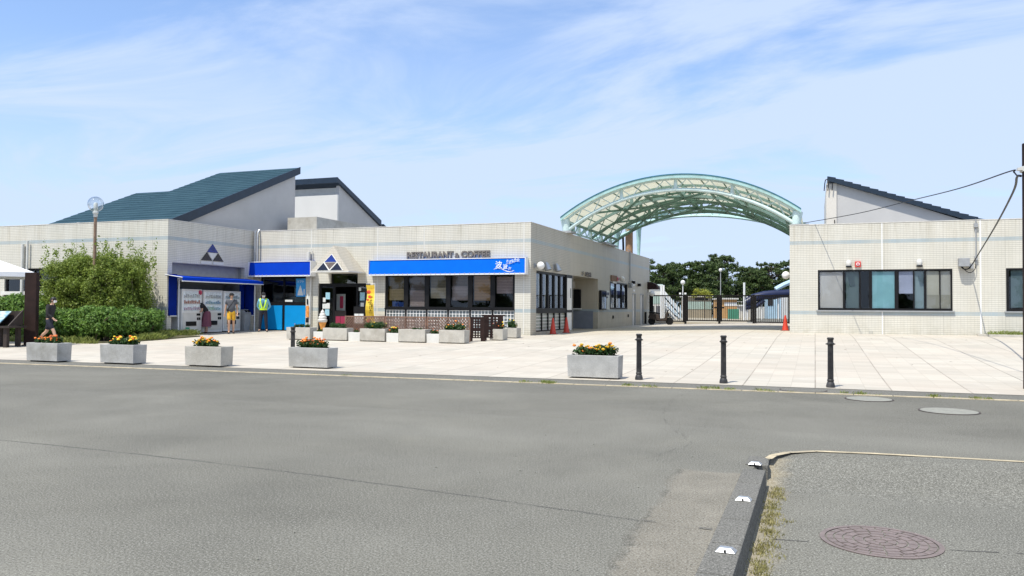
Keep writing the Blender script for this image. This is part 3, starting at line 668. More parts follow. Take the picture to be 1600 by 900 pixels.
# awnings (each its own thing)
def awning(name, label, u0, u1, z0, z1, mat, dep):
    t = thing(name, label, 'awning', ((u0+u1)/2, VM-.02, z0))
    m = MB(); y1 = VM-.012; y0 = VM-dep
    m.add([(u0,y0+.03,z0),(u1,y0+.03,z0),(u1,y0+.10,z1),(u0,y0+.10,z1),(u0,y1,z0),(u1,y1,z0),(u1,y1,z1+.05),(u0,y1,z1+.05)],[(0,1,2,3),(1,5,6,2),(0,3,7,4),(3,2,6,7)])
    m.build('fabric', mat, t)
    m = MB(); m.box(u0-.03,u1+.03,y0,y0+.04,z0-.06,z0-.002); m.box(u0-.03,u1+.03,y0+.075,y0+.11,z1+.002,z1+.035); m.box(u0-.045,u0-.015,y0,y1,z0-.06,z1+.03) ; m.box(u1+.015,u1+.045,y0,y1,z0-.06,z1+.03); m.build('frame', 'whitem', t)
    m = MB()
    k = u0+.1
    while k < u1: m.box(k, k+.03, y0-.004, y0+.001, z0-.03, z0+.03); k += .22
    m.build('lacing', 'grey', t)
    return t
awning('awning', 'deep blue fascia awning over the dark take-out window', -24.25, -20.93, 2.82, 3.42, 'blue', .42)
aw = awning('awning', 'long bright blue fascia awning with white wave logo under the restaurant letters', -17.97, -10.84, 2.82, 3.42, 'blueb', .36)
# logo: waves and characters in white
MT['logo'] = pm('logo_white', (.82,.85,.88), .5, .03, 3)
yy = VM-.36+.035
def wavestrip(pts, wd, name):
    m = MB(); n = len(pts)
    for i in range(n-1):
        (a, b), (c, d) = pts[i], pts[i+1]; w0 = wd*(.35+.65*math.sin(math.pi*(i+.4)/n)); w1 = wd*(.35+.65*math.sin(math.pi*(i+1.4)/n))
        def yz(z): return yy+.07*(z-2.82)/.6-.012
        m.quad((a,yz(b),b-w0/2),(c,yz(d),d-w1/2),(c,yz(d),d+w1/2),(a,yz(b),b+w0/2))
    return m.build(name, 'logo', aw)
def crv(x0, x1, z0, z1, amp, n=18): return [(x0+(x1-x0)*i/n, z0+(z1-z0)*i/n+amp*math.sin(2*math.pi*i/n)) for i in range(n+1)]
wavestrip(crv(-12.18, -11.30, 2.98, 2.92, .055), .034, 'wave_mark')
wavestrip(crv(-11.66, -11.06, 3.22, 3.27, -.035), .022, 'wave_mark')
for ch, x, z, sz in (('波', -12.10, 3.05, .30), ('波', -11.77, 3.0, .21), ('海', -11.53, 2.95, .13)):
    text('logo_character', ch, sz, 'logo', aw, (x, VM-.355, z), FRONT, .004, offset=.002)
for ch, x, z in zip('さざなみの', (-11.64, -11.53, -11.42, -11.30, -11.18), (3.26, 3.23, 3.27, 3.32, 3.31)):
    text('logo_character', ch, .12, 'logo', aw, (x, VM-.34, z), FRONT, .004, offset=.002)

# vending awning and curtains
va = thing('vending_awning', 'blue canvas canopy on white posts above the row of vending machines', 'awning', (-23.9, 27.4, .3))
m = MB(); m.add([(-24.3,24.98,2.66),(-24.3,29.9,2.66),(-23.42,29.9,2.54),(-23.42,24.98,2.54),(-24.3,24.98,2.63),(-24.3,29.9,2.63),(-23.42,29.9,2.50),(-23.42,24.98,2.50)],[(0,1,2,3),(4,7,6,5),(0,3,7,4),(1,5,6,2),(3,2,6,7)])
m.box(-23.42,-23.39,24.98,29.9,2.42,2.55); m.build('canopy', 'blue', va)
m = MB(); m.box(-23.43,-23.37,24.96,29.92,2.38,2.418); m.tube([(-24.28,24.96,2.66),(-23.40,24.96,2.54)],.02,6); m.tube([(-23.75,29.78,.28),(-23.75,29.78,2.45)], .03, 8); m.tube([(-24.2,25.62,.28),(-24.2,25.62,2.6)], .035, 8); m.box(-24.26,-24.23,25.22,25.6,.98,1.02); m.box(-24.1,-23.8,29.79,29.83,.98,1.02); m.build('frame', 'whitem', va)
part('side_curtain', 'navyc', va, (-24.29,-24.25,25.16,25.58,1.02,2.7)); part('side_curtain', 'navyc', va, (-24.32,-23.8,29.80,29.83,1.02,2.45), (-24.33,-24.30,29.45,29.8,.5,2.4))
# ---- vending machines
def vending(label, v0, wd, h, prod, accent):
    t = thing('vending_machine', label, 'vending machine', (-24.5, v0+wd/2, gz(-24.5, v0)), 0, 'white drink machines under the blue canopy')
    z = gz(-24.5, v0)+.06; u1 = -24.12; u0 = -24.85; v1 = v0+wd
    m = MB(); m.box(u0,u1,v0,v1,z,z+h); m.build('cabinet', 'white', t, bevel=.015)
    if 'litp' not in MT:
        MT['litp'] = pm('lit_display', (.62,.66,.72), .5, .2, 9); bb_ = MT['litp'].node_tree.nodes['Principled BSDF']; bb_.inputs['Emission Color'].default_value = (.9,.95,1,1); bb_.inputs['Emission Strength'].default_value = .12
    m = MB(); m.box(u1+.001,u1+.02,v0+.07,v1-.09,z+h*.50,z+h-.09); dw = m.build('display_window', 'litp', t)
    r = random.Random(int(v0*10)); 
    for row in range(3):
        mm = MB(); zz_ = z+h*.52+row*(h*.42/3)
        k = 0; n = 9
        cols = []
        for k in range(n):
            vv = v0+.10+k*(wd-.22)/n; mm.box(u1+.02,u1+.05,vv,vv+(wd-.22)/n*.55,zz_+.02,zz_+.02+r.uniform(.08,.15))
        mm.build('drink_row', pm('drink_row', [min(.8,c*1.9) for c in prod[row]], .4, .8, 26), dw)
        part('shelf', 'whitem', dw, (u1+.02,u1+.055,v0+.08,v1-.1,zz_-.012,zz_+.012))
    part('glazing', 'clear', dw, (u1+.062,u1+.066,v0+.07,v1-.09,z+h*.50,z+h-.09))
    part('lower_panel', 'offw', t, (u1+.001,u1+.018,v0+.05,v1-.05,z+.1,z+h*.47))
    part('control_panel', 'black', t, (u1+.019,u1+.04,v1-.32,v1-.12,z+h*.40,z+h*.45), (u1+.019,u1+.035,v1-.30,v1-.22,z+h*.30,z+h*.36), (u1+.019,u1+.035,v1-.19,v1-.11,z+h*.30,z+h*.36))
    part('pickup_slot', 'black', t, (u1+.019,u1+.045,v0+.22,v1-.35,z+h*.17,z+h*.27))
    part('price_card', accent, t, (u1+.019,u1+.03,v0+.2,v0+.42,z+h*.10,z+h*.14))
    part('foot', 'black', t, (u0+.03,u1-.03,v0+.05,v1-.05,z-.06,z))
    return t
MT['acc1'] = pm('accent_green', (.03,.3,.16), .5, .05, 3); MT['acc2'] = pm('accent_red', (.6,.05,.12), .5, .05, 3)
vm1 = vending('white drink machine with pink round mark, nearest to the tiled corner', 25.72, 1.14, 1.83, [(.30,.22,.26),(.26,.13,.10),(.32,.30,.34)], 'acc1')
m = MB(); m.tube([(-24.115,26.73,gz(-24,26)+1.75),(-24.085,26.73,gz(-24,26)+1.75)], .10, 14); m.build('pink_mark', 'acc2', vm1)
vending('white drink machine in the middle behind the woman and man', 26.95, 1.16, 1.79, [(.22,.30,.34),(.15,.22,.32),(.30,.33,.34)], 'grey')
vending('white drink machine beside the grey bin', 28.17, 1.12, 1.75, [(.34,.33,.16),(.25,.28,.26),(.22,.26,.3)], 'grey')
# bin
bn = thing('waste_bin', 'grey plastic recycling bin beside the vending machines', 'bin', (-24.2, 29.6, gz(-24.2, 29.6)))
z = gz(-24.2, 29.6); m = MB(); a, b = .20, .26
m.hexa([(-24.2-a,29.6-a+.03,z),(-24.2+a,29.6-a+.03,z),(-24.2+a,29.6+a-.05,z),(-24.2-a,29.6+a-.05,z),(-24.2-b,29.6-b+.02,z+.8),(-24.2+b,29.6-b+.02,z+.8),(-24.2+b,29.6+b-.06,z+.8),(-24.2-b,29.6+b-.06,z+.8)]); m.build('body', 'grey', bn, bevel=.02)
m = MB(); m.hexa([(-24.47,29.35,z+.8),(-23.93,29.35,z+.8),(-23.93,29.82,z+.8),(-24.47,29.82,z+.8),(-24.4,29.42,z+.98),(-24.08,29.42,z+.98),(-24.08,29.76,z+.98),(-24.4,29.76,z+.98)]); li = m.build('lid', 'grey', bn, bevel=.015)
m = MB(); m.tube([(-24.05,29.5,z+.9),(-23.97,29.5,z+.88)], .06, 10); m.tube([(-24.05,29.68,z+.9),(-23.97,29.68,z+.88)], .06, 10); m.build('opening', 'black', li)

# ================================================================ HALL ROOFS BEHIND
def roofmat():
    m, t, b = _mat('teal_roofing'); p = pos(t)
    k = mth(t, 'FRACT', mth(t, 'MULTIPLY', p[1], 1/.36)); o = mixc(t, rng(t, noise(t, 1.2, 4), .3, .7), (.010,.040,.056), (.022,.062,.080))
    o = mixc(t, mth(t, 'MULTIPLY', mth(t, 'LESS_THAN', k, .1), .55), o, (.01,.03,.035))
    t.links.new(o, b.inputs['Base Color']); b.inputs['Roughness'].default_value = .6; b.inputs['Specular IOR Level'].default_value = .25; return m
MT['roof'] = roofmat()
def steproof(u0, u1, v0, z0, v1, z1, dirn, name, par):
    """stepped batten roof rising from v0,z0 to v1,z1"""
    m = MB(); n = int(abs(v1-v0)/.36)
    for i in range(n):
        a = v0+(v1-v0)*i/n; b = v0+(v1-v0)*(i+1)/n; za = z0+(z1-z0)*i/n; zb = z0+(z1-z0)*(i+1)/n
        m.add([(u0,a,za+.018),(u1,a,za+.018),(u1,b,zb),(u0,b,zb),(u0,a,za-.05),(u1,a,za-.05),(u1,b,zb-.06),(u0,b,zb-.06)], [(0,1,2,3),(0,4,5,1),(4,7,6,5),(0,3,7,4),(1,5,6,2),(3,2,6,7)])
    return m.build(name, 'roof', par)
hl = thing('roof_hall', 'tall wedge-shaped hall with teal ribbed roof behind the left wing', 'building', (-28, 31, 4.4))
k = (8.55-4.75)/(34.5-25.4)
m = MB(); U0 = -25.0
m.prism([(U0,25.7,4.3),(U0,34.4,4.3),(U0,34.4,8.42),(U0,25.7,4.78)], (-.2,0,0)); m.build('gable_wall', 'hallw', hl)
m = MB(); m.box(-29.9, U0-.2, 34.2, 34.4, 4.3, 8.3); m.box(-29.95,-29.8,25.7,34.2,4.3,5); m.build('rear_wall', 'hallw', hl)
steproof(-29.95, U0+.12, 25.3, 4.72, 34.55, 8.58, 1, 'roof', hl)
steproof(-32.1, -29.95, 25.3, 4.70, 31.0, 7.10, 1, 'roof', hl)
m = MB(); m.prism([(U0+.122,25.3,4.35),(U0+.122,34.6,8.26),(U0+.122,34.6,8.62),(U0+.122,25.3,4.78)], (.05,0,0)); m.build('fascia', 'roofedge', hl)
h2 = thing('roof_hall', 'grey wedge-shaped hall with black roof edge sloping down away from the road', 'building', (-28, 43, 4.4))
U2 = -26.2
m = MB(); m.prism([(U2,40.31,4.3),(U2,50,4.3),(U2,50,4.9),(U2,40.31,8.68)], (-.2,0,0)); m.build('gable_wall', 'hallw', h2)
m = MB(); m.box(-34,U2-.2,40.5,40.7,4.3,8.6); m.build('clerestory_wall', 'offw', h2)
m = MB(); m.box(-34,U2+.0,40.15,40.3,4.3,8.0); m.build('front_wall', pm('pale_panel', (.60,.59,.56), .6, .03, 1), h2)
m = MB(); m.prism([(U2+.15,39.9,8.72),(U2+.15,39.9,8.98),(U2+.15,45.0,6.98),(U2+.15,45.0,6.62)], (-9,0,0)); m.prism([(U2+.15,45.3,6.5),(U2+.15,45.3,6.78),(U2+.15,50,4.95),(U2+.15,50,4.65)], (-9,0,0)); m.build('roof', 'roofedge', h2)
m = MB(); m.box(-35,U2+.16,39.85,39.95,8.66,8.98); m.build('fascia', 'roofedge', h2)
pr = thing('concrete_plant_room', 'bare concrete rooftop box standing in front of the hall', 'rooftop structure', (-23.5, 35, 4.4))
m = MB(); m.box(-24.4,-22.7,33,38.2,4.3,5.8); m.box(-24.4,-22.72,38.2,46,4.3,5.7); m.build('walls', 'concrete_b', pr)
m = MB(); m.box(-22.698,-22.69,34.6,34.8,4.9,5.3); m.box(-22.6,-20.6,37.5,37.7,4.5,5.45); m.build('hatch', 'concrete', pr)

# ================================================================ RIGHT BUILDING
rt = thing('office_building', 'pale tiled block with dark framed strip windows on the right side', 'building', (4, 34.7, .45))
RU, RV = -.97, 34.7
wh = [(.11,4.94,1.41,3.03), (6.72,11.5,1.41,3.03)]
wallmesh('v', RV, RU+.003, 24, 0, TOP, wh, .25, -1).build('front_wall', 'tile', rt)
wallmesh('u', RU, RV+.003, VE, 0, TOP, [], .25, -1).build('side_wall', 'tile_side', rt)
m = MB(); m.box(RU+.25, 24, RV+.25, VE, 4.2, 4.35); m.build('roof_slab', 'grey', rt)
m = MB(); m.box(RU-.012, 24, RV-.012, RV+.27, TOP, TOP+.03); m.box(RU-.012, RU+.27, RV+.27, VE, TOP, TOP+.03); m.build('parapet_coping', 'parapet', rt)
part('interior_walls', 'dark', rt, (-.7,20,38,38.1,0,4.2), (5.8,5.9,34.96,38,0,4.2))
part('back_wall', 'tile', rt, (RU,24,VE-.2,VE,0,4.8))
for a_, b_, c_, d_ in ((2.46,2.50,3.03,TOP), (2.46,2.50,.4,1.40), (5.86,5.91,.4,TOP)): part('expansion_joint', 'white', rt, (a_,b_,RV-.003,RV,c_,d_))
def px_u(px): return onV(px, 450, RV).x
def film(name, c, rough=.12): return pm(name, c, rough, .08, 2, spec=.6)
wn = part('window', 'black', rt, (.11,.17,34.72,34.82,1.41,3.03), (4.88,4.94,34.72,34.82,1.41,3.03), (.17,4.88,34.72,34.82,2.97,3.03), (.17,4.88,34.72,34.82,1.41,1.49),
    *[(px_u(x)-w_/2, px_u(x)+w_/2, 34.73, 34.81, 1.49, 2.97) for x, w_ in ((1318.5,.07),(1344,.06),(1360,.10),(1401,.12),(1428,.05),(1446,.07),(1469,.025))])
part('pane', 'clear', wn, (.17,4.88,34.765,34.77,1.49,2.97))
def blind(a, b, z0, z1, c, y=34.80, nm='blind'): part(nm, film(nm, c, .5), wn, (px_u(a), px_u(b), y, y+.01, z0, z1))
blind(1281,1317,1.5,2.95,(.40,.39,.385)); blind(1322,1342,1.5,2.95,(.055,.09,.095),34.83); blind(1363,1398,1.5,2.95,(.17,.36,.41)); blind(1405,1427,2.08,2.95,(.29,.32,.44)); blind(1429.5,1444,1.5,2.95,(.17,.24,.27),34.83); blind(1448,1468,1.5,2.95,(.36,.355,.31)); blind(1470,1487,1.5,2.95,(.33,.33,.31)); blind(1448,1487,1.5,2.03,(.24,.235,.20),34.785,'lower_blind')
part('sill', 'grey', wn, (.05,5.0,34.62,34.70,1.36,1.41))
wn2 = part('window', 'black', rt, (6.72,6.82,34.72,34.82,1.41,3.03), (6.82,11.5,34.72,34.82,2.95,3.03), (6.82,11.5,34.72,34.82,1.41,1.52), (8.2,8.3,34.72,34.82,1.52,2.95), (11.4,11.5,34.72,34.82,1.52,2.95))
part('pane', 'glassd', wn2, (6.82,11.4,34.765,34.77,1.52,2.95)); part('blind', film('grey_blind', (.30,.36,.40)), wn2, (6.9,8.2,34.82,34.83,1.55,2.95)); part('sill', 'grey', wn2, (6.66,11.6,34.62,34.70,1.36,1.41))
m = MB(); m.tube([(5.73,34.66,3.14),(5.73,34.66,4.92)], .022, 6); m.box(5.66,5.80,34.6,34.698,4.6,4.75); m.box(5.68,5.78,34.6,34.698,3.35,3.5); m.build('conduit', 'grey', rt)
part('weep_pipe', 'grey', rt, (2.02,2.035,34.68,34.70,.47,.6), (2.10,2.115,34.68,34.70,.47,.6))
# hall behind it
h3 = thing('roof_hall', 'grey walled hall with black stepped roof edge falling to the right behind the office block', 'building', (4, 41, 4.3))
m = MB(); m.prism([(.75,40,4.2),(7.5,40,4.2),(7.5,40,4.9),(.75,40,7.42)], (0,9,0)); m.build('front_wall', 'hallw', h3)
m = MB(); m.box(.5,.95,39.93,40.0,4.2,7.3); m.box(.5,.749,40.0,49,4.2,7.3); m.build('side_wall', pm('pale_warm_panel', (.62,.58,.52), .6, .04, 1), h3)
m = MB()
for i in range(19):
    a = .55+i*.36; b = a+.36; za = 7.62-(a-.55)*.352; zb = 7.62-(b-.55)*.352
    m.add([(a,39.75,za+.0),(b,39.75,zb+.05),(b,49.2,zb+.05),(a,49.2,za),(a,39.75,za-.2),(b,39.75,zb-.2),(b,49.2,zb-.2),(a,49.2,za-.2)], [(0,1,2,3),(0,4,5,1),(4,7,6,5),(0,3,7,4),(1,5,6,2),(3,2,6,7)])
m.build('roof', 'roofedge', h3)
m = MB()
for i, x in enumerate((.44,.60,.78)): m.tube([(x+.14,39.8,7.50),(x+.03,39.8,7.46),(x,39.8,7.3),(x-.03,39.8,6.95)], .025, 6)
m.tube([(.86,39.9,4.3),(.86,39.9,5.6)], .02, 6); m.build('bracket', 'black', h3)

# ================================================================ ARCHED CANOPY
ac = thing('arched_canopy', 'pale green steel arched canopy with cream panels spanning the entrance', 'canopy', (-5.8, 36, 4.9))
A0, A1 = -11.05, -.53
def arc(z0, za, n=28, inset=0, t0=0, t1=1):
    a0, a1 = A0+inset, A1-inset; h = (a1-a0)/2; s = za-z0; R = (h*h+s*s)/(2*s); cx_ = (a0+a1)/2; cz_ = za-R; an = math.asin(h/R)
    return [(cx_+R*math.sin(-an+2*an*(t0+(t1-t0)*i/n)), cz_+R*math.cos(-an+2*an*(t0+(t1-t0)*i/n))) for i in range(n+1)]
def truss(v, mat, mat2, topz=(5.50, 7.22), botz=(5.02, 6.72), r1=.06, r2=.085, n=22, twin=None, inset=.12):
    T = arc(*topz, n=n, inset=inset); B = arc(*botz, n=n, inset=inset+.1)
    m = MB(); m.tube([(x, v, z) for x, z in T], r1, 8); o1 = m.build('top_chord', mat, ac, smooth=True)
    m = MB(); m.tube([(x, v, z) for x, z in B], r2, 10); m.build('bottom_chord', mat2, ac, smooth=True)
    m = MB()
    for i in range(0, n):
        if i % 2 == 0: m.tube([(T[i][0], v, T[i][1]), (B[i+1][0], v, B[i+1][1])], .022, 6)
        else: m.tube([(B[i][0], v, B[i][1]), (T[i+1][0], v, T[i+1][1])], .022, 6)
    for i in (6, 11, 16): m.tube([(B[i][0], v, B[i][1]), (T[i][0], v, T[i][1])], [.10, .07], 8)
    m.build('web', mat, ac)
truss(35.75, 'mintl', 'mintl')
for v in (37.9, 40.1, 42.3, 44.4): truss(v, 'mintd' if v > 38 else 'mint', 'mintd' if v > 38 else 'mint', r2=.07)
# longitudinal ties and cross beams
m = MB(); T = arc(5.02, 6.72, 22, .22)
for i in (1, 5, 8, 11, 14, 17, 21): m.tube([(T[i][0], 35.8, T[i][1]), (T[i][0], 44.4, T[i][1])], .065, 6)
m.build('tie_beam', 'mintd', ac)
m = MB(); T2 = arc(5.50, 7.22, 22, .12)
for i in range(1, 22, 2): m.tube([(T2[i][0], 35.75, T2[i][1]+.06), (T2[i][0], 44.5, T2[i][1]+.06)], .03, 5)
m.build('purlin', 'mintd', ac)
m = MB()
for (i, j) in ((3, 8), (8, 3), (8, 14), (14, 8), (14, 19)):
    m.tube([(T[i][0], 35.9, T[i][1]+.02), (T[j][0], 40.1, T[j][1]+.02)], .055, 6); m.tube([(T[i][0], 40.2, T[i][1]+.02), (T[j][0], 44.3, T[j][1]+.02)], .055, 6)
m.build('diagonal_brace', 'mintd', ac)
# roof skin of cream translucent panels
def panelmat():
    m, t, b = _mat('cream_panel'); o = t.nodes['Material Output']
    c = mixc(t, rng(t, noise(t, .9, 5), .35, .7), (.72,.69,.55), (.60,.60,.48)); c = mixc(t, rng(t, noise(t, 2.5, 4), .58, .72, 0, .5), c, (.36,.27,.12))
    t.links.new(c, b.inputs['Base Color']); b.inputs['Roughness'].default_value = .5
    tl = t.nodes.new('ShaderNodeBsdfTranslucent'); t.links.new(c, tl.inputs[0]); mx_ = t.nodes.new('ShaderNodeMixShader'); mx_.inputs[0].default_value = .44
    t.links.new(b.outputs[0], mx_.inputs[1]); t.links.new(tl.outputs[0], mx_.inputs[2]); t.links.new(mx_.outputs[0], o.inputs[0]); return m
MT['panel'] = panelmat()
O = arc(5.60, 7.33, 36, 0); m = MB()
for (a, b), (c, d) in zip(O[:-1], O[1:]):
    m.quad((a,35.52,b),(c,35.52,d),(c,44.7,d),(a,44.7,b))
m.build('roof_panels', 'panel', ac)
def rim(v0, v1, lo, hi, mat, name):
    m = MB()
    for (a, b), (c, d) in zip(O[:-1], O[1:]):
        m.hexa([(a,v0,b+lo),(c,v0,d+lo),(c,v1,d+lo),(a,v1,b+lo),(a,v0,b+hi),(c,v0,d+hi),(c,v1,d+hi),(a,v1,b+hi)])
    return m.build(name, mat, ac)
rim(35.42, 35.52, .014, .06, 'teal', 'edge_trim'); rim(35.44, 35.50, -.13, .012, 'mint', 'edge_trim'); rim(44.70, 44.78, -.1, .05, 'mint', 'edge_trim')
# end panels, feet and pads
for x, s in ((A0+.12, 1), (A1-.12, -1)):
    m = MB()
    for v in (35.75, 37.9, 40.1, 42.3, 44.4): m = MB(); m.tube([(x+s*.1, v, 4.92), (x+s*.02, v, 5.55)], [.17, .22] if v < 36 else .10, 10); m.build('post', 'mintl', ac, smooth=True)
    part('bearing_pad', 'grey', ac, (x-.3, x+.42, 35.35, 36.2, 4.902, 5.0)); part('bearing_pad', 'grey', ac, (x-.3, x+.42, 41.9, 44.7, 4.902, 5.0))
    m = MB(); m.box(x-.03+s*.1, x+.03+s*.1, 36, 44.4, 4.98, 5.06); m.box(x-.03+s*.1, x+.03+s*.1, 36, 44.4, 5.4, 5.46)
    k = 36.0
    while k < 44.2: m.tube([(x+s*.1,k,5.02),(x+s*.1,k+.55,5.42),(x+s*.1,k+1.1,5.02)], .03, 5); k += 1.1
    m.build('end_lattice', 'mint', ac)
m = MB(); m.box(A0+.14, A0+.17, 35.8, 37.3, 5.1, 5.55); m.box(A1-.17, A1-.14, 35.8, 37.8, 5.1, 5.55); m.build('end_panel', 'mint', ac)
# rear arch carried on tapered posts
ra = thing('rear_arch', 'slim pale green arched truss on tapered posts behind the main canopy', 'canopy', (-6, 50, 4.9))
def arc2(z0, za, a0, a1, n=20):
    h = (a1-a0)/2; s = za-z0; R = (h*h+s*s)/(2*s); cx_ = (a0+a1)/2; an = math.asin(h/R)
    return [(cx_+R*math.sin(-an+2*an*i/n), za-R+R*math.cos(-an+2*an*i/n)) for i in range(n+1)]
for v, za in ((46.6, 7.15), (50.0, 7.6)):
    T = arc2(5.9, za, -12.6, -.4); B = arc2(5.55, za-.38, -12.5, -.5)
    m = MB(); m.tube([(x, v, z) for x, z in T], .09, 8); m.tube([(x, v, z) for x, z in B], .07, 8)
    for i in range(20): m.tube([(T[i][0],v,T[i][1]),(B[i+1][0],v,B[i+1][1])] if i % 2 else [(B[i][0],v,B[i][1]),(T[i+1][0],v,T[i+1][1])], .02, 5)
    m.build('arch', 'mint', ra)
for x, v, zt in ((-11.0, 46.6, 6.3), (-10.95, 52.6, 7.1), (-.7, 46.6, 6.2), (-.7, 50, 6.2)): m = MB(); m.tube([(x,v,4.9),(x,v,zt-.5),(x,v,zt)], [.09,.17,.26], 10); m.build('tapered_post', 'mint', ra, smooth=True)
m = MB(); m.tube([(-10.95,52.6,7.0),(-10.95,50,6.6),(-10.95,46.6,6.2),(-10.95,44.4,5.7)], .12, 6); m.build('edge_beam', 'mint', ra)
ch = thing('chimney_pipe', 'rusty brown flue pipe rising behind the green canopy', 'chimney', (-12.3, 50, 4.4))
c0 = onV(983, 380, 50.5)
m = MB(); m.tube([(c0.x, 50.5, 4.4), (c0.x, 50.5, 6.75)], .24, 14); m.build('pipe', pm('rust', (.30,.17,.09), .7, .3, 3, dirt=(.06,.04,.03), dirtamt=.8), ch, smooth=True)
m = MB(); m.tube([(c0.x-.35, 50.3, 4.4), (c0.x-.33, 50.3, 5.3), (c0.x-.36, 50.3, 6.2)], .07, 6); m.build('flue_strap', 'black', ch)

# ================================================================ GATE
GV = 54.2
MT['gate'] = pm('gate_black', (.010,.009,.009), .5, .2, 6, spec=.2)
gz0 = gz(-5, GV)
gx = [onV(x, 463, GV).x for x in (1016.5, 1071, 1124, 1177.5, 1236)]
labs = ['fixed black gate panel beside the restaurant side wall', 'left leaf of the black double gate', 'right leaf of the black double gate', 'fixed black gate panel beside the red cone']
for i in range(4):
    a, b = gx[i]+.08, gx[i+1]-.08
    g = thing('gate', labs[i], 'gate', ((a+b)/2, GV, gz0), 0, 'panels of the black entrance gate')
    lo = .13 if i in (1, 2) else .06
    m = MB(); m.box(a, a+.10, GV-.04, GV+.04, gz0+lo, gz0+1.88); m.box(b-.10, b, GV-.04, GV+.04, gz0+lo, gz0+1.88); m.box(a+.1, b-.1, GV-.04, GV+.04, gz0+1.80, gz0+1.88); m.box(a+.1, b-.1, GV-.04, GV+.04, gz0+lo+.02, gz0+lo+.10); m.build('frame', 'gate', g)
    m = MB(); k = a+.2
    while k < b-.12: m.box(k, k+.030, GV-.012, GV+.012, gz0+lo+.1, gz0+1.8); k += .118
    m.build('bars', 'gate', g)
    if i == 1: part('latch', 'gate', g, (b-.25, b+.02, GV-.1, GV-.04, gz0+1.0, gz0+1.1))
    if i == 2: part('latch', 'gate', g, (a-.02, a+.25, GV-.1, GV-.04, gz0+1.0, gz0+1.1))
for i, x in enumerate(gx):
    o = part('gate_post', 'gate', None, (x-.07, x+.07, GV-.07, GV+.07, gz0-.05, gz0+1.9), bevel=.01)
    tag(o, ['black gate post against the restaurant wall', 'black gate post left of the double leaves', 'slim black gate post where the two leaves meet', 'black gate post right of the double leaves', 'black gate post against the office block'][i], 'gate post', 'posts of the black entrance gate')
# motor scooter parked in the shade before the gate
sc = camXZ(9.9, 0); P_ = onV(1033, 505, 52.6); zg = gz(P_.x, 52.6)
mc = thing('parked_scooter', 'dark motor scooter parked in the shade by the gate', 'scooter', (P_.x, 52.6, zg))
X, Y = P_.x, 52.6
m = MB(); m.tube([(X+.55,Y-.04,zg+.25),(X+.55,Y+.04,zg+.25)], .25, 16); m.build('wheel', 'black', mc); m = MB(); m.tube([(X-.62,Y-.05,zg+.24),(X-.62,Y+.05,zg+.24)], .24, 16); m.build('wheel', 'black', mc)
m = MB(); m.prism([(X-.85,Y-.14,zg+.45),(X-.35,Y-.14,zg+.3),(X+.15,Y-.14,zg+.24),(X+.38,Y-.14,zg+.3),(X+.50,Y-.14,zg+.85),(X+.40,Y-.14,zg+.92),(X+.22,Y-.14,zg+.45),(X-.05,Y-.14,zg+.42),(X-.15,Y-.14,zg+.7),(X-.75,Y-.14,zg+.75)], (0,.28,0)); m.build('body', 'darkwood', mc, bevel=.03)
m = MB(); m.prism([(X-.8,Y-.13,zg+.76),(X-.1,Y-.13,zg+.71),(X-.12,Y-.13,zg+.80),(X-.75,Y-.13,zg+.88)], (0,.26,0)); m.build('seat', 'black', mc, bevel=.02)
m = MB(); m.tube([(X+.43,Y-.32,zg+1.0),(X+.45,Y,zg+.95),(X+.43,Y+.32,zg+1.0)], .02, 6); m.tube([(X+.45,Y,zg+.95),(X+.55,Y,zg+.3)], .03, 6); m.build('handlebar', 'black', mc)
m = MB(); m.tube([(X+.42,Y-.3,zg+1.0),(X+.40,Y-.34,zg+1.18)], .01, 5); m.ball((X+.40,Y-.36,zg+1.2), .055, 8, (1.3,.3,1)); m.build('mirror', 'steel', mc)
m = MB(); m.ball((X+.50,Y,zg+.84), .09, 10); m.build('headlamp', 'offw', mc)
# ================================================================ YARD BEYOND THE GATE
YZ = gz(-5, 56)+.02
def yd(px, D): return camXZ((px-800)/F*D, D)
MT['mintwall'] = pm('mint_wall', (.36,.47,.42), .6, .1, 2); MT['slideb'] = pm('dark_blue', (.008,.014,.055), .4, .15, 2); MT['slidel'] = pm('pale_blue', (.42,.58,.70), .4, .1, 2); MT['orng'] = pm('orange_wall', (.50,.29,.12), .6, .1, 2); MT['greenb'] = pm('green_box', (.06,.25,.16), .6, .1, 2)
def lbox(name, label, cat, px0, px1, D, z0, z1, mat, depth=1.0, roof=None, wins=()):
    a = yd(px0, D); b = yd(px1, D); t = thing(name, label, cat, ((a.x+b.x)/2, (a.y+b.y)/2, YZ)); d = (b-a); d.z = 0; nrm = Vector((-d.y, d.x, 0)).normalized()*depth
    def pr(f0, f1, za, zb, off, th, mt, nm):
        p = a+d*f0-nrm.normalized()*off; q = a+d*f1-nrm.normalized()*off; m = MB(); t_ = nrm.normalized()*th
        m.prism([(p.x,p.y,za),(q.x,q.y,za),(q.x+t_.x,q.y+t_.y,za),(p.x+t_.x,p.y+t_.y,za)], (0,0,zb-za)); return m.build(nm, mt, t)
    pr(0, 1, YZ+z0, YZ+z1, 0, depth, mat, 'wall')
    if roof: pr(-.05, 1.05, YZ+z1+.003, YZ+z1+.15, .2, depth+.4, roof, 'roof')
    for (f0, f1, za, zb, mt) in wins: pr(f0, f1, YZ+za, YZ+zb, .03, .029, mt, 'opening')
    return t
lbox('pool_hut', 'long low pool hut with mint lower wall seen through the left gate leaf', 'hut', 1074, 1112, 84, 0, 2.2, 'sand', 3, 'offw', [(.02,.98,.9,1.7,'mintwall'), (.3,.85,1.85,2.1,'dark')])
lbox('pool_kiosk', 'orange and white kiosk seen through the right gate leaf', 'kiosk', 1127, 1152, 80, 0, 1.9, 'orng', 3, 'offw', [(.2,.98,1.25,1.6,'white')])
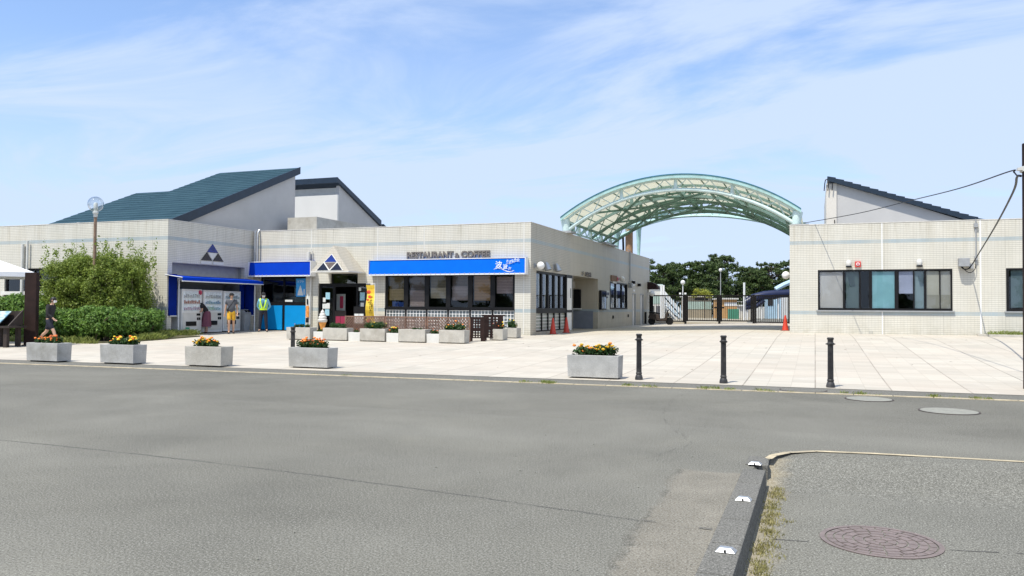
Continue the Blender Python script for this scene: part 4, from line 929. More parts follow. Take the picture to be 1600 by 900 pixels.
lbox('storage_box', 'green storage box to the right of the orange kiosk', 'box', 1142, 1155, 76, 0, .95, 'greenb', 1)
lbox('pool_shed', 'white low shed between the green box and the slide', 'shed', 1155, 1172, 84, 0, 1.25, 'offw', 2, 'white')
lbox('pool_wall', 'pale blue-white block wall of stepped height beneath the slide', 'wall', 1200, 1226, 78, 0, 1.9, 'slidel', 1, None, [(.0,.3,1.3,1.9,'dark')])
lbox('pool_wall', 'tall white panel wall at the right end behind the cone', 'wall', 1226, 1246, 74, 0, 2.3, 'white', 1)
lbox('low_wall', 'white low wall behind the right fixed gate panel', 'wall', 1172, 1202, 82, 0, 1.2, 'offw', .6)
lbox('yard_hut', 'small white hut standing behind the left fixed gate panel', 'hut', 1014, 1034, 76, 0, 3.1, 'offw', 3, 'mintl', [(.1,.9,1.4,2.2,'mintwall'), (.1,.4,.2,1.2,'dark'), (.55,.9,.2,1.2,'screen')])
# slide stair
a = yd(1037, 70); b = yd(1066, 70)
st = thing('slide_stair', 'white open stair descending to the right behind the gate', 'stair', (a.x, a.y, YZ))
m = MB(); d = b-a; n = Vector((-d.y, d.x, 0)).normalized()*1.0
for o_ in (Vector((0,0,0)), n):
    for dz0, dz1 in ((2.35, 2.6), (1.75, 1.95), (1.2, 1.4)):
        p, q = a+o_, b+o_; m.prism([(p.x,p.y,YZ+dz0),(q.x,q.y,YZ+dz0-1.85),(q.x,q.y,YZ+dz1-1.85),(p.x,p.y,YZ+dz1)], n.normalized()*.05)
m.build('railing', 'white', st)
m = MB()
for i in range(11):
    p = a+d*(i/11); z_ = YZ+1.35-1.3*i/11; q = p+n; e = d*.08
    m.hexa([(p.x,p.y,z_-.04),(p.x+e.x,p.y+e.y,z_-.04),(q.x+e.x,q.y+e.y,z_-.04),(q.x,q.y,z_-.04),(p.x,p.y,z_),(p.x+e.x,p.y+e.y,z_),(q.x+e.x,q.y+e.y,z_),(q.x,q.y,z_)])
    if i % 2 == 0: m.tube([(p.x,p.y,z_-.05),(p.x,p.y,z_+1.1)], .03, 5)
m.build('tread', 'slidel', st)
m = MB()
for p in (a, a+n, a-d*.12): m.tube([(p.x,p.y,YZ),(p.x,p.y,YZ+3.0)], .09, 6)
m.build('post', 'white', st)
# water slide
sl = yd(1165, 72); sr = yd(1250, 72)
ws = thing('water_slide', 'dark blue water slide tube with pale flat flank behind the right gate panel', 'slide', (sl.x, sl.y, YZ))
d = sr-sl; m = MB()
pts = [sl+d*t_+Vector((0,0,zz_)) for t_, zz_ in ((0,1.5),(.15,1.95),(.35,2.2),(.6,2.3),(.85,2.35),(1.1,2.5))]; m.tube(pts, .38, 10); m.build('tube', 'slideb', ws, smooth=True)
m = MB(); m.tube([sl+Vector((0,0,1.1)), sl+d*.2+Vector((0,0,1.25)), sl+d*.33+Vector((0,0,1.75))], .24, 8); m.build('lower_tube', 'slideb', ws, smooth=True)
m = MB(); m.tube([sl+d*.55+Vector((0,0,2.7)), sl+d*.7+Vector((0,0,3.1)), sl+d*.85+Vector((0,0,3.4)), sl+d*1.1+Vector((0,0,3.6))], .22, 8); m.build('upper_tube', 'slidel', ws, smooth=True)
m = MB()
for f in (.03, .3, .6, .9): q = sl+d*f; m.tube([(q.x,q.y,YZ),(q.x,q.y,YZ+2.2)], .07, 6)
m.build('post', 'white', ws)
for px, D, zt, lb in ((1067, 70, 3.05, 'white ball lamp on a thin pole beside the slide stair'), (1163, 68, 3.2, 'pale thin flag pole between kiosk and slide')):
    p = yd(px, D); t = thing('ball_lamp' if px == 1067 else 'pole', lb, 'lamp' if px == 1067 else 'pole', (p.x, p.y, YZ)); m = MB(); m.tube([(p.x,p.y,YZ),(p.x,p.y,YZ+zt)], .04 if px == 1067 else .09, 6); m.build('pole', 'whitem', t)
    if px == 1067: m = MB(); m.ball((p.x,p.y,YZ+zt+.2), .2, 12); m.build('globe', 'white', t, smooth=True); part('arm_lamp', 'white', t, (p.x-.3,p.x-.15,p.y-.1,p.y+.1,YZ+2.2,YZ+2.35)); part('arm_lamp', 'white', t, (p.x+.15,p.x+.3,p.y-.1,p.y+.1,YZ+2.2,YZ+2.35))
p = yd(1126, 74); t = thing('ball_lamp', 'tall pole lamp with small white globe before the pines', 'lamp', (p.x, p.y, YZ)); m = MB(); m.tube([(p.x,p.y,YZ),(p.x,p.y,YZ+4.4)], .04, 6); m.build('pole', 'grey', t); m = MB(); m.ball((p.x,p.y,YZ+4.55), .17, 10); m.build('globe', 'white', t, smooth=True)
# far fence
f0, f1 = yd(1000, 92), yd(1260, 92); t = thing('far_fence', 'pale wire fence along the far side of the pool yard', 'fence', (f0.x, f0.y, YZ)); m = MB(); d = f1-f0
for i in range(60): q = f0+d*(i/59); m.tube([(q.x,q.y,YZ),(q.x,q.y,YZ+1.8)], .03, 4)
for z_ in (.2, 1, 1.8): m.tube([f0+Vector((0,0,z_+YZ-f0.z)), f1+Vector((0,0,z_+YZ-f1.z))], .03, 4)
m.build('wire_panel', 'whitem', t)

# ================================================================ PINES
MT['pine'] = leaf_mat('pine_needles', (.030,.062,.018), (.11,.155,.042), (.04,.07,.022), .2)
MT['bark'] = pm('bark', (.11,.085,.065), .9, .3, 6, .5)
def pine(name, label, loc, h, spread, seed, dens=1.0, group='pine trees beyond the pool yard'):
    rg = np.random.default_rng(seed); t = thing(name, label, 'tree', loc, 0, group); x, y, z = loc
    lean = rg.normal(size=2)*.25; m = MB()
    trunk = [Vector((x+lean[0]*k*k*1.5, y+lean[1]*k*k*1.5, z+h*.9*k)) for k in (0, .25, .5, .75, 1)]
    m.tube(trunk, [.20, .17, .13, .09, .04], 8)
    blobs = []
    npad = int(54*spread/2.4)
    for i in range(npad):
        k = rg.uniform(.22, 1.0)**.85; a = rg.uniform(0, 6.283)
        R = spread*(1.08-k*.62)*rg.uniform(.25, 1.0); 
        c = trunk[min(3, int(k*4))].lerp(trunk[min(4, int(k*4)+1)], k*4-int(k*4) if k < 1 else 0)
        px, py, pz = c.x+R*math.cos(a), c.y+R*math.sin(a), z+h*(k*.93+.03)+rg.normal()*.1
        s = rg.uniform(.45, .95)*(1.15-k*.45)
        blobs.append((px, py, pz, s, s, s*.38, int(260*s*dens)))
        for q in range(3):
            blobs.append((px+rg.normal()*s*.6, py+rg.normal()*s*.6, pz+rg.uniform(.05,.35)*s, s*.33, s*.33, s*.42, int(34*dens)))
        if rg.random() < .6: m.tube([(c.x, c.y, pz-.4*R*.5), (px*.6+c.x*.4, py*.6+c.y*.4, pz-.15), (px, py, pz-.03)], [.06, .04, .02], 5)
    m.build('trunk', 'bark', t)
    meshfrom('crown', leafcloud(blobs, .125, rg, .2, .5, 2.0), 'pine', t)
    return t
pines = []
for i, (px, D, topy, sp_) in enumerate(((1012, 96, 404, 2.6), (1034, 92, 413, 2.5), (1056, 97, 410, 2.7), (1080, 92, 407, 2.6), (1104, 98, 405, 2.6), (1122, 90, 409, 2.4), (1143, 94, 399, 3.0), (1166, 97, 416, 2.3), (1188, 93, 421, 2.4), (1208, 90, 408, 2.7), (1230, 92, 401, 3.0), (1255, 95, 402, 3.0), (1046, 104, 411, 2.9), (1095, 105, 410, 2.9), (1175, 104, 421, 2.9), (990, 98, 408, 2.6))):
    p = yd(px, D); h = CAMZ+(483.5-topy)*D/F-YZ
    lb = ['pine partly hidden behind the corner of the restaurant wall', 'bushy pine above the white hut', 'pine with rounded top above the slide stair', 'pine whose top pokes up left of the tallest pine', 'mid row pine behind the tall thin globe lamp', 'pine in front of the row at the middle of the gate', 'tallest dark pine in the middle of the row', 'short pine right of the tallest one', 'lowest pine at the dip of the tree row', 'pine at the right side of the dip', 'broad pine beside the ball lamp of the office block', 'pine mostly hidden behind the office block', 'rear pine filling the gap above the slide stair', 'rear pine filling the gap above the mint wall', 'rear pine behind the dip of the tree row', 'pine hidden behind the restaurant wall except its top'][i]
    pines.append(pine('pine_tree', lb, (p.x, p.y, YZ), h, sp_, 20+i))
bl = []; m = MB()
for i in range(34):
    x = -75+i*4.6+RG.normal()*1.2; y = -34+RG.normal()*4; h = RG.uniform(5.5, 8.5); m.tube([(x,y,-.1),(x+RG.normal()*.4,y,h*.7)], [.2,.1], 6)
    for q_ in range(14): k_ = RG.uniform(.25, 1); bl.append((x+RG.normal()*1.3*(1.2-k_), y+RG.normal()*1.2, h*k_, 1.1*(1.3-k_*.7), 1.1*(1.3-k_*.7), .6, 90))
o = meshfrom('roadside_wood', leafcloud(bl, .34, RG, .3, .3), 'pine'); o['kind'] = 'stuff'; tag(o, 'dark pine wood across the road, mirrored in the windows', 'wood')
o = m.build('wood_trunks', 'bark'); o['kind'] = 'stuff'; tag(o, 'trunks of the pine wood across the road', 'wood')
# low scrub beneath the pines and the yellow-green shrub
a, b = yd(1000, 88), yd(1260, 88); bl = []
for i in range(46): q = a.lerp(b, i/45); bl.append((q.x+RG.normal()*.3, q.y+RG.normal()*1.2+6, YZ+RG.uniform(.6, 1.6), 1.2, 1.2, .8, 200))
tag(kindof(meshfrom('undergrowth', leafcloud(bl, .2, RG, .2), 'pine'), 'stuff'), 'dark scrub filling the foot of the pine row', 'undergrowth')
MT['yleaf'] = leaf_mat('yellow_leaves', (.20,.24,.03), (.42,.40,.06), (.25,.28,.05))
p = yd(1101, 80); t = thing('yellow_shrub', 'yellow-green young tree in front of the dark pines', 'tree', (p.x, p.y, YZ)); m = MB(); m.tube([(p.x,p.y,YZ),(p.x,p.y,YZ+2.3)], .06, 6); m.build('trunk', 'bark', t)
meshfrom('crown', leafcloud([(p.x+RG.normal()*.45, p.y+RG.normal()*.4, YZ+2.45+RG.normal()*.22, .42,.42,.26, 70) for _ in range(9)], .14, RG, .2), 'yleaf', t)

# ================================================================ SHRUBS ON THE LEFT
MT['bush'] = leaf_mat('bush_leaves', (.13,.20,.028), (.31,.39,.075), (.17,.20,.05), .4)
MT['hedge'] = leaf_mat('hedge_leaves', (.065,.15,.028), (.21,.35,.06), (.09,.15,.04), .35)
MT['twig'] = pm('twig', (.12,.09,.06), .9, .3, 9)
def bush(name, label, u0, u1, v0, v1, z0, z1, nb, bs, per, size, mat, seed, wild=0, stems=18, flat=0):
    rg = np.random.default_rng(seed); t = thing(name, label, 'bush', ((u0+u1)/2, (v0+v1)/2, gz((u0+u1)/2, (v0+v1)/2)))
    bl = []
    for i in range(nb):
        a = rg.uniform(-1, 1, 3); 
        if (abs(a)**2.4).sum() > 1: a *= .75
        x = (u0+u1)/2+a[0]*((u1-u0)/2-bs*.6); y = (v0+v1)/2+a[1]*((v1-v0)/2-bs*.6); z = (z0+z1)/2+a[2]*((z1-z0)/2-bs*.6)
        s = bs*rg.uniform(.6, 1.15); bl.append((x, y, z, s, s, s*.85, int(per*s/bs)))
    for i in range(wild):
        a = rg.uniform(0, 6.283); f = rg.uniform(.6, 1); x = (u0+u1)/2+(u1-u0)/2*math.cos(a)*f; y = (v0+v1)/2+(v1-v0)/2*math.sin(a)*f; z = z1-(z1-z0)*rg.uniform(-.04, .5)
        bl.append((x, y, z, .10, .10, .34, 26))
    meshfrom('foliage', leafcloud(bl, size, rg, .35, flat), mat, t)
    m = MB(); cx_, cy_ = (u0+u1)/2, (v0+v1)/2
    for i in range(stems):
        x, y = rg.uniform(u0+.3, u1-.3), rg.uniform(v0+.2, v1-.2); g = gz(cx_+(x-cx_)*.6, y)
        m.tube([(cx_+(x-cx_)*.6, cy_+(y-cy_)*.6, g), (x, y, (z0+z1)*.45), (x+rg.normal()*.2, y, z1-.4)], [.03,.02,.008], 5)
    m.build('stems', 'twig', t); return t
bush('large_bush', 'large feathery bush taller than the hedge against the tiled wing wall', -29.0, -23.55, 22.4, 24.7, .4, 3.62, 340, .42, 330, .060, 'bush', 11, wild=150, stems=30)
bush('clipped_hedge', 'rounded bright green clipped hedge at the front of the planting bed', -25.8, -22.4, 20.6, 22.0, .15, 1.42, 130, .34, 330, .075, 'hedge', 12, flat=.4)
bush('clipped_hedge', 'darker box-shaped hedge nearest to the tiled corner', -24.6, -22.55, 22.1, 23.7, .2, 1.40, 90, .33, 320, .07, 'hedge', 15, flat=.2)
bush('clipped_hedge', 'bright green hedge behind the map board and the brown pillar', -32.5, -27.2, 21.5, 23.6, .1, 1.9, 130, .42, 300, .085, 'hedge', 13, flat=.5)
bush('low_shrub', 'low dark shrub behind the walking person', -27.6, -25.4, 20.8, 22.4, .1, 1.15, 50, .33, 260, .08, 'hedge', 14)
# planting bed soil with kerb
bed = [(-33, 20.0), (-26.0, 20.3), (-22.9, 20.4), (-22.2, 21.2), (-22.3, 23.2), (-22.5, 25.0), (-33, 25.0)]
m = MB(); m.prism([(x, y, gz(x, y)-.05) for x, y in bed], (0, 0, .10)); kindof(m.build('planting_bed', pm('bed_soil', (.085,.075,.035), .95, .4, 9, .5, dirt=(.10,.13,.03), dirtamt=.8)), 'structure')
# weeds strip in front of the vending corner
pp = []
for i in range(420):
    f = RG.uniform(0, 1); s = RG.uniform(-1, 1); pp.append((-24.1+f*1.7+RG.normal()*.06, 25.15-f*2.9+s*(.25+.5*f), RG.uniform(.35, 1.2)*(1-.45*abs(s))))
for i in range(60): pp.append((-24.0+RG.uniform(0,.5), RG.uniform(25.1, 26.0), RG.uniform(.3,.8)))
tag(tufts('rough_grass', pp, 34, .22, .09, 'grassm'), 'rough green grass between the hedge and the vending machines', 'grass')
pp = [(x, 20.25+RG.normal()*.12, RG.uniform(.3, 1)) for x in RG.uniform(-29, -22.6, 90)]
tag(tufts('bed_grass', pp, 26, .2, .08, 'grassm'), 'grass tufts along the front of the planting bed', 'grass')

# lawn verge at the far right
g0_ = [(5.75, 34.66), (5.7, 34.2), (6.3, 33.7), (7.5, 33.2), (14, 31.5), (20, 31.5), (20, 34.66)]
m = MB(); m.prism([(x, y, gz(x, y)-.05) for x, y in g0_], (0, 0, .14)); kindof(m.build('verge_kerb', 'concrete_b'), 'structure')
pp = [(x, y, RG.uniform(.4, 1)) for x, y in zip(RG.uniform(6.0, 12, 260), RG.uniform(33.9, 34.6, 260))]+[(x, y, 1) for x, y in zip(RG.uniform(7.5, 12, 160), RG.uniform(33.3, 34, 160))]
o = tufts('verge_grass', [(a, b, c) for a, b, c in pp], 16, .12, .08, 'grassm'); o.location.z = .08; tag(o, 'strip of green grass at the foot of the office block', 'grass')

# ================================================================ GLOBE LAMP POST
p = onV(148, 400, 22.9); zb = gz(p.x, p.y)
lp = thing('globe_street_lamp', 'rusty brown lamp post with clear glass globe rising from the bushes', 'street lamp', (p.x, p.y, zb))
gzc = onV(149.5, 319, 22.9).z
m = MB(); m.tube([(p.x,p.y,zb),(p.x,p.y,gzc-.45)], [.065, .055], 12); m.tube([(p.x,p.y,1.6),(p.x,p.y,1.66)], .075, 12); m.build('post', pm('rusty_post', (.23,.15,.10), .7, .35, 5, dirt=(.12,.06,.03), dirtamt=.7), lp, smooth=True)
m = MB(); m.lathe([(.07,-.5),(.08,-.42),(.06,-.40),(.10,-.36),(.10,-.30),(.07,-.26)], (p.x,p.y,gzc), 14); m.lathe([(.06,-.26),(.075,-.2),(.075,.02),(.05,.06)], (p.x,p.y,gzc), 14); m.build('lamp_holder', 'offw', lp, smooth=True)
gm = bpy.data.materials.new('clear_globe'); gm.use_nodes = True; t_ = gm.node_tree; t_.nodes.clear(); o_ = t_.nodes.new('ShaderNodeOutputMaterial'); mx_ = t_.nodes.new('ShaderNodeMixShader'); tr_ = t_.nodes.new('ShaderNodeBsdfTransparent'); gl_ = t_.nodes.new('ShaderNodeBsdfGlossy'); lw = t_.nodes.new('ShaderNodeLayerWeight'); lw.inputs[0].default_value = .35
tr_.inputs[0].default_value = (.86,.9,.92,1); gl_.inputs['Roughness'].default_value = .03; t_.links.new(lw.outputs['Facing'], mx_.inputs[0]); t_.links.new(tr_.outputs[0], mx_.inputs[1]); t_.links.new(gl_.outputs[0], mx_.inputs[2]); t_.links.new(mx_.outputs[0], o_.inputs[0])
m = MB(); m.ball((p.x,p.y,gzc), .29, 28); m.build('globe', gm, lp, smooth=True)

# ================================================================ TENT, STELE, MAP BOARD
c = camXZ(-.598*27, 27); RZ = YAW
RZ = YAW+.56
tn = thing('event_tent', 'white peaked event tent reaching in from the left edge', 'tent', (c.x, c.y, gz(c.x, c.y)), RZ)
m = MB(); W, D_ = -5.4, 3.6; ze, zp = 2.42, 3.2; g = 0
e = [(0,0,ze),(W,0,ze),(W,D_,ze),(0,D_,ze)]; r0, r1 = (-1.9, 1.8, zp), (W+1.9, 1.8, zp)
m.add(e+[r0, r1], [(0,4,5,1),(0,3,4),(3,2,5,4),(2,1,5)])
m.add([(0,0,ze),(W,0,ze),(W,0,ze-.16),(0,0,ze-.16),(0,D_,ze),(0,D_,ze-.16),(W,D_,ze),(W,D_,ze-.16)], [(0,1,2,3),(0,3,5,4),(4,5,7,6),(1,6,7,2)]); m.build('canopy', pm('tent_white', (.80,.81,.83), .6, .03, 2), tn, local=True)
for x, y in ((-.06,.06),(W+.06,.06),(-.06,D_-.06),(W+.06,D_-.06)): m = MB(); m.tube([(x,y,0),(x,y,ze-.01)], .03, 8); m.build('leg', 'whitem', tn, local=True)
m = MB(); m.tube([(-.06,.06,ze-.14),(W,.06,ze-.14)], .02, 6); m.tube([(-.06,.06,ze-.14),(-.06,D_,ze-.14)], .02, 6); m.build('rail', 'whitem', tn, local=True)
c = camXZ(-.6*26, 26)
sto = thing('pillar_sign', 'tall flat dark brown pillar beside the walking person', 'pillar', (c.x, c.y, gz(c.x, c.y)), YAW)
m = MB(); m.box(-.19,.19,-.09,.09,-.02,2.38); m.build('slab', 'brown', sto, bevel=.012, local=True); m = MB(); m.box(-.23,.23,-.13,.13,-.03,.05); m.build('plinth', 'darkwood', sto, local=True)
c = camXZ(-.642*25.3, 25.3)
mbx = thing('map_board', 'sloping map board with pale blue map on a dark timber stand', 'information board', (c.x, c.y, gz(c.x, c.y)), YAW-.12)
for x in (-.75, -.15, .42): 
    m = MB(); m.box(x-.06,x+.06,-.2,-.08,0,.68); m.box(x-.06,x+.06,.3,.42,0,1.05); m.build('leg', 'darkwood', mbx, local=True)
m = MB(); m.box(-1.1,.62,-.28,.5,.62,.68); m.build('frame', 'darkwood', mbx, local=True)
m = MB(); m.prism([(.50,-.2,.69),(.50,.42,.69),(.50,.42,1.18)], (.04,0,0)); m.prism([(-1.0,-.2,.69),(-1.0,.42,.69),(-1.0,.42,1.18)], (.04,0,0)); m.prism([(-.96,.38,.69),(.50,.38,.69),(.50,.38,1.15),(-.96,.38,1.15)], (0,.04,0)); m.build('side_board', 'darkwood', mbx, local=True)
m = MB(); m.hexa([(-1.05,-.22,.71),(.20,-.22,.71),(.20,.34,1.12),(-1.05,.34,1.12),(-1.05,-.235,.735),(.20,-.235,.735),(.20,.325,1.145),(-1.05,.325,1.145)])
mm_, tt, bb = _mat('map_print'); cc = mixc(tt, rng(tt, noise(tt, 5, 5), .45, .55), (.16,.32,.42), (.42,.48,.44)); tt.links.new(cc, bb.inputs['Base Color']); m.build('map_panel', mm_, mbx, local=True)
# ================================================================ STREET FURNITURE ON THE FORECOURT
MT['fl_leaf'] = leaf_mat('flower_leaves', (.018,.055,.012), (.06,.12,.03), (.03,.07,.02)); MT['fl_o'] = pm('orange_petals', (.85,.22,.01), .5, .2, 30); MT['fl_y'] = pm('yellow_petals', (.88,.60,.02), .5, .15, 30); MT['fl_r'] = pm('rust_petals', (.50,.10,.01), .5, .25, 30)
def planter(name, label, group, loc, L_, W_, H_, mat, seed, cols=('fl_o','fl_y'), dens=1.0, fh=.2, rz=0, clumps=None, cat='planter', foot=True, nb=12):
    t = thing(name, label, cat, loc, rz, group); rg = np.random.default_rng(seed)
    b0 = .035 if foot else 0
    m = MB(); th = .055 
    o_ = [(-L_/2,-W_/2),(L_/2,-W_/2),(L_/2,W_/2),(-L_/2,W_/2)]; i_ = [(x-math.copysign(th, x), y-math.copysign(th, y)) for x, y in o_]; bt = [(x*.975, y*.95) for x, y in o_]
    vs_ = [(x,y,b0) for x, y in bt]+[(x,y,H_) for x, y in o_]+[(x,y,H_) for x, y in i_]+[(x,y,H_-.12) for x, y in i_]
    fs = [(3,2,1,0)]
    for k in range(4):
        n_ = (k+1) % 4; fs += [(k,n_,4+n_,4+k),(4+k,4+n_,8+n_,8+k),(8+k,8+n_,12+n_,12+k)]
    fs.append((12,13,14,15)); m.add(vs_, fs); m.build('trough', mat, t, bevel=.009, local=True)
    if foot:
        for x_ in (-L_/2+.1, L_/2-.3): m = MB(); m.box(x_,x_+.2,-W_/2+.05,W_/2-.05,-.03,b0+.01); m.build('foot', 'dark', t, local=True)
    m = MB(); m.box(-L_/2+th+.001,L_/2-th-.001,-W_/2+th+.001,W_/2-th-.001,H_-.1,H_-.03); m.build('soil', 'soil', t, local=True)
    cl = clumps if clumps is not None else [(-.8,1),(-.45,.9),(-.1,1),(.28,1.1),(.65,1.0)]
    bl = []; F1 = {c_: MB() for c_ in cols}
    for cx_, s in cl:
        x = cx_*(L_/2-.12); hh_ = fh*s
        bl.append((x, rg.normal()*.02, H_+hh_*.35, .15*s+.02, min(.15, W_*.4), hh_*.6, int(210*dens*s)))
        for q in range(int(nb*s)):
            a = rg.uniform(0, 6.283); r_ = rg.uniform(.0, .17)*s; cxy = (x+r_*math.cos(a), min(W_/2, max(-W_/2, r_*math.sin(a)*.9-.02)), H_+hh_*rg.uniform(.35, 1.1))
            cc_ = cols[int(rg.integers(0, len(cols)))]; rr_ = rg.uniform(.022, .042)
            F1[cc_].ball(cxy, rr_, 7, (1,1,.65))
    V = leafcloud(bl, .045, rg, .25); 
    if V is not None: 
        o = meshfrom('foliage', V, 'fl_leaf', None); o.parent = t
    for c_ in cols:
        if F1[c_].v: F1[c_].build('blossoms', c_, t, local=True)
    return t
GP = 'concrete flower planters along the road edge'
for i, (u, v, lb, cl, cols, s) in enumerate(((-17.89, 14.62, 'concrete planter with low orange marigolds in front of the walking person', [(-.7,.7),(-.2,.7),(.3,.9),(.6,.9)], ('fl_o','fl_r'), 1), (-15.69, 14.84, 'concrete planter with yellow and orange marigolds in front of the hedge', [(-.8,.6),(-.4,.9),(.1,.9),(.5,1.1),(.75,.9)], ('fl_y','fl_o'), 2), (-13.30, 15.07, 'whitish scuffed concrete planter in front of the vending machines', [(-.65,1),(-.3,1),(.05,1),(.4,.9)], ('fl_y','fl_y','fl_o'), 3), (-10.77, 15.58, 'concrete planter of rusty and orange marigolds beside the half hidden bollard', [(-.65,1.1),(-.3,.9),(.1,1.1),(.4,1),(.65,.9)], ('fl_o','fl_r'), 4), (-4.16, 15.75, 'concrete planter with tall mixed marigolds beside the open row of bollards', [(-.72,1.0),(-.4,.9),(-.05,.9),(.3,1.2),(.72,1.2)], ('fl_o','fl_y','fl_y'), 5))):
    planter('flower_planter', lb, GP, (u, v, gz(u, v)), 1.06, .42, .475, 'concrete' if i != 2 else 'concrete_b', 30+s, cols, 1.3, .19, 0, cl, nb=9)
# terrace row
GT = 'planters lined up in front of the lattice fence'
TE = lambda a, b: ((onV(a, 520, 24.55).x+onV(b, 520, 24.55).x)/2, abs(onV(b, 520, 24.55).x-onV(a, 520, 24.55).x))
tl = [('A', (447, 484), 'terrace planter at the left end by the take-out banner', .95, [(-.6,.5),(0,.6),(.6,.6)], ('fl_r',), 2), ('B', (504, 541.7), 'terrace planter of green plants in front of the ice cream figure', .82, [(-.5,.9),(0,.9),(.5,.8)], ('fl_y',), 1), ('C', (562, 601), 'terrace planter of dense greens with a few yellow flowers', .80, [(-.7,1.2),(-.3,1.1),(.2,1.1),(.7,1.2)], ('fl_y',), 2), ('D', (622, 664), 'terrace planter with hardly anything growing above its rim', .84, [(0,.25),(.5,.2)], ('fl_r',), 1), ('E', (685.6, 725.6), 'terrace planter with yellow and orange flowers at the right end of the lattice', .84, [(-.6,.9),(-.1,.9),(.35,1.2),(.7,1)], ('fl_y','fl_o'), 3)]
for k, ue, lb, L_, cl, cols, nb_ in tl:
    u, L_ = TE(*ue)
    planter('terrace_planter', lb, GT, (u, 24.78, gz(u, 24.78)), L_, .45, .46, 'concrete_b', 50+ord(k), cols, 1.1, .24, 0, cl, nb=nb_)
for ue, lb, cl in (((488, 503), 'small white planter between the left two terrace planters', [(-.3,.5),(.3,.4)]), ((542.5, 561), 'small white planter with reddish leaves left of the dense green planter', [(0,.5)]), ((602, 621.3), 'small white planter with tall dark greens beside the bare planter', [(-.5,1.1),(0,1.2),(.5,1.1)]), ((665, 685), 'small white planter with sparse flowers left of the right end planter', [(-.4,.8),(.2,.7)])):
    u, L_ = TE(*ue)
    planter('small_planter', lb, 'small white planters between the terrace planters', (u, 24.76, gz(u, 24.76)), L_, .30, .32, 'offw', int(90+abs(u)*3), ('fl_r','fl_y') , .9, .2, 0, cl, foot=False, nb=3)
q = onG(775, 532.5); planter('corner_planter', 'squarish planter full of orange flowers beside the dark folding barrier', 'corner planters', (q.x, q.y+.25, gz(q.x, q.y)), .52, .5, .42, 'concrete_b', 71, ('fl_o','fl_r','fl_y'), 1.4, .24, 0, [(-.5,1),(0,1.2),(.5,1)], nb=12)
q = onG(797, 529); planter('corner_planter', 'squarish planter of pale green leaves nearest the building corner', 'corner planters', (q.x, q.y+.25, gz(q.x, q.y)), .52, .5, .40, 'concrete_b', 72, ('fl_y',), 1.4, .3, 0, [(-.4,1.1),(.1,1.1),(.5,.6)], nb=2)
# lattice fence
lf = thing('lattice_fence', 'weathered brown wooden lattice fence standing behind the terrace planters', 'fence', (-13.6, 25.4, gz(-13.6, 25.4)))
fz = gz(-13.6, 25.4); FU0, FU1, FV = -16.2, -11.15, 25.4
n = 3; w_ = (FU1-FU0)/n
for i in range(n):
    a, b = FU0+i*w_+.01, FU0+(i+1)*w_-.01; m = MB()
    for z0_, z1_ in ((fz+.18, fz+.23), (fz+.83, fz+.88)): m.box(a, b, FV-.02, FV+.02, z0_, z1_)
    m.box(a, a+.045, FV-.021, FV+.021, fz, fz+.885); m.box(b-.045, b, FV-.021, FV+.021, fz, fz+.885); fr = m.build('panel_frame', 'wood', lf)
    m = MB(); st_ = .105; H = .6; k = a-H
    while k < b:
        for s in (0, 1):
            x0, x1 = k, k+H
            lo, hi = max(x0, a+.045), min(x1, b-.045)
            if hi-lo < .02: continue
            if s == 0: z0_, z1_ = fz+.23+(lo-x0), fz+.23+(hi-x0)
            else: z0_, z1_ = fz+.83-(lo-x0), fz+.83-(hi-x0)
            y0 = FV-.014 if s == 0 else FV+.002; hw_ = .024
            m.prism([(lo,y0,z0_-hw_),(hi,y0,z1_-hw_),(hi,y0,z1_+hw_),(lo,y0,z0_+hw_)], (0,.012,0))
        k += st_
    m.build('lattice', 'wood', fr)
# folding perforated barrier
q = onG(744, 534); q2 = onG(762, 530)
fb = thing('folding_barrier', 'dark brown perforated folding screen right of the lattice fence', 'barrier', (q.x, q.y, gz(q.x, q.y)))
def perf(a, b, z, h, nm):
    a = Vector(a); b = Vector(b); d = (b-a); L_ = d.length; d.normalize(); nn = Vector((-d.y, d.x, 0))*.03; m = MB(); r = random.Random(4)
    cols = 5; rows = 8; cw = L_/(cols*2+1); rh = h/(rows*2+1)
    def bx(x0, x1, z0, z1): p_, q_ = a+d*x0, a+d*x1; m.prism([(p_.x,p_.y,z0),(q_.x,q_.y,z0),(q_.x,q_.y,z1),(p_.x,p_.y,z1)], nn)
    for i in range(2*cols+1):
        if i % 2 == 0: bx(i*cw, (i+1)*cw, z+.12, z+h)
        else:
            for j in range(2*rows+1):
                if j % 2 == 0 or j in (7,) or (i in (1,9)): bx(i*cw, (i+1)*cw, z+.12+j*(h-.12)/(2*rows+1), z+.12+(j+1)*(h-.12)/(2*rows+1))
    bx(-.08, L_+.08, z+h, z+h+.05); bx(-.05, .12, z, z+.12); bx(L_-.12, L_+.05, z, z+.12)
    return m.build(nm, 'brown', fb)
perf((q.x-.27, q.y, 0), (q.x+.25, q.y+.12, 0), gz(q.x, q.y), .82, 'screen_leaf'); perf((q.x+.05, q.y+.55, 0), (q.x+.62, q.y+1.0, 0), gz(q.x, q.y), .9, 'screen_leaf')
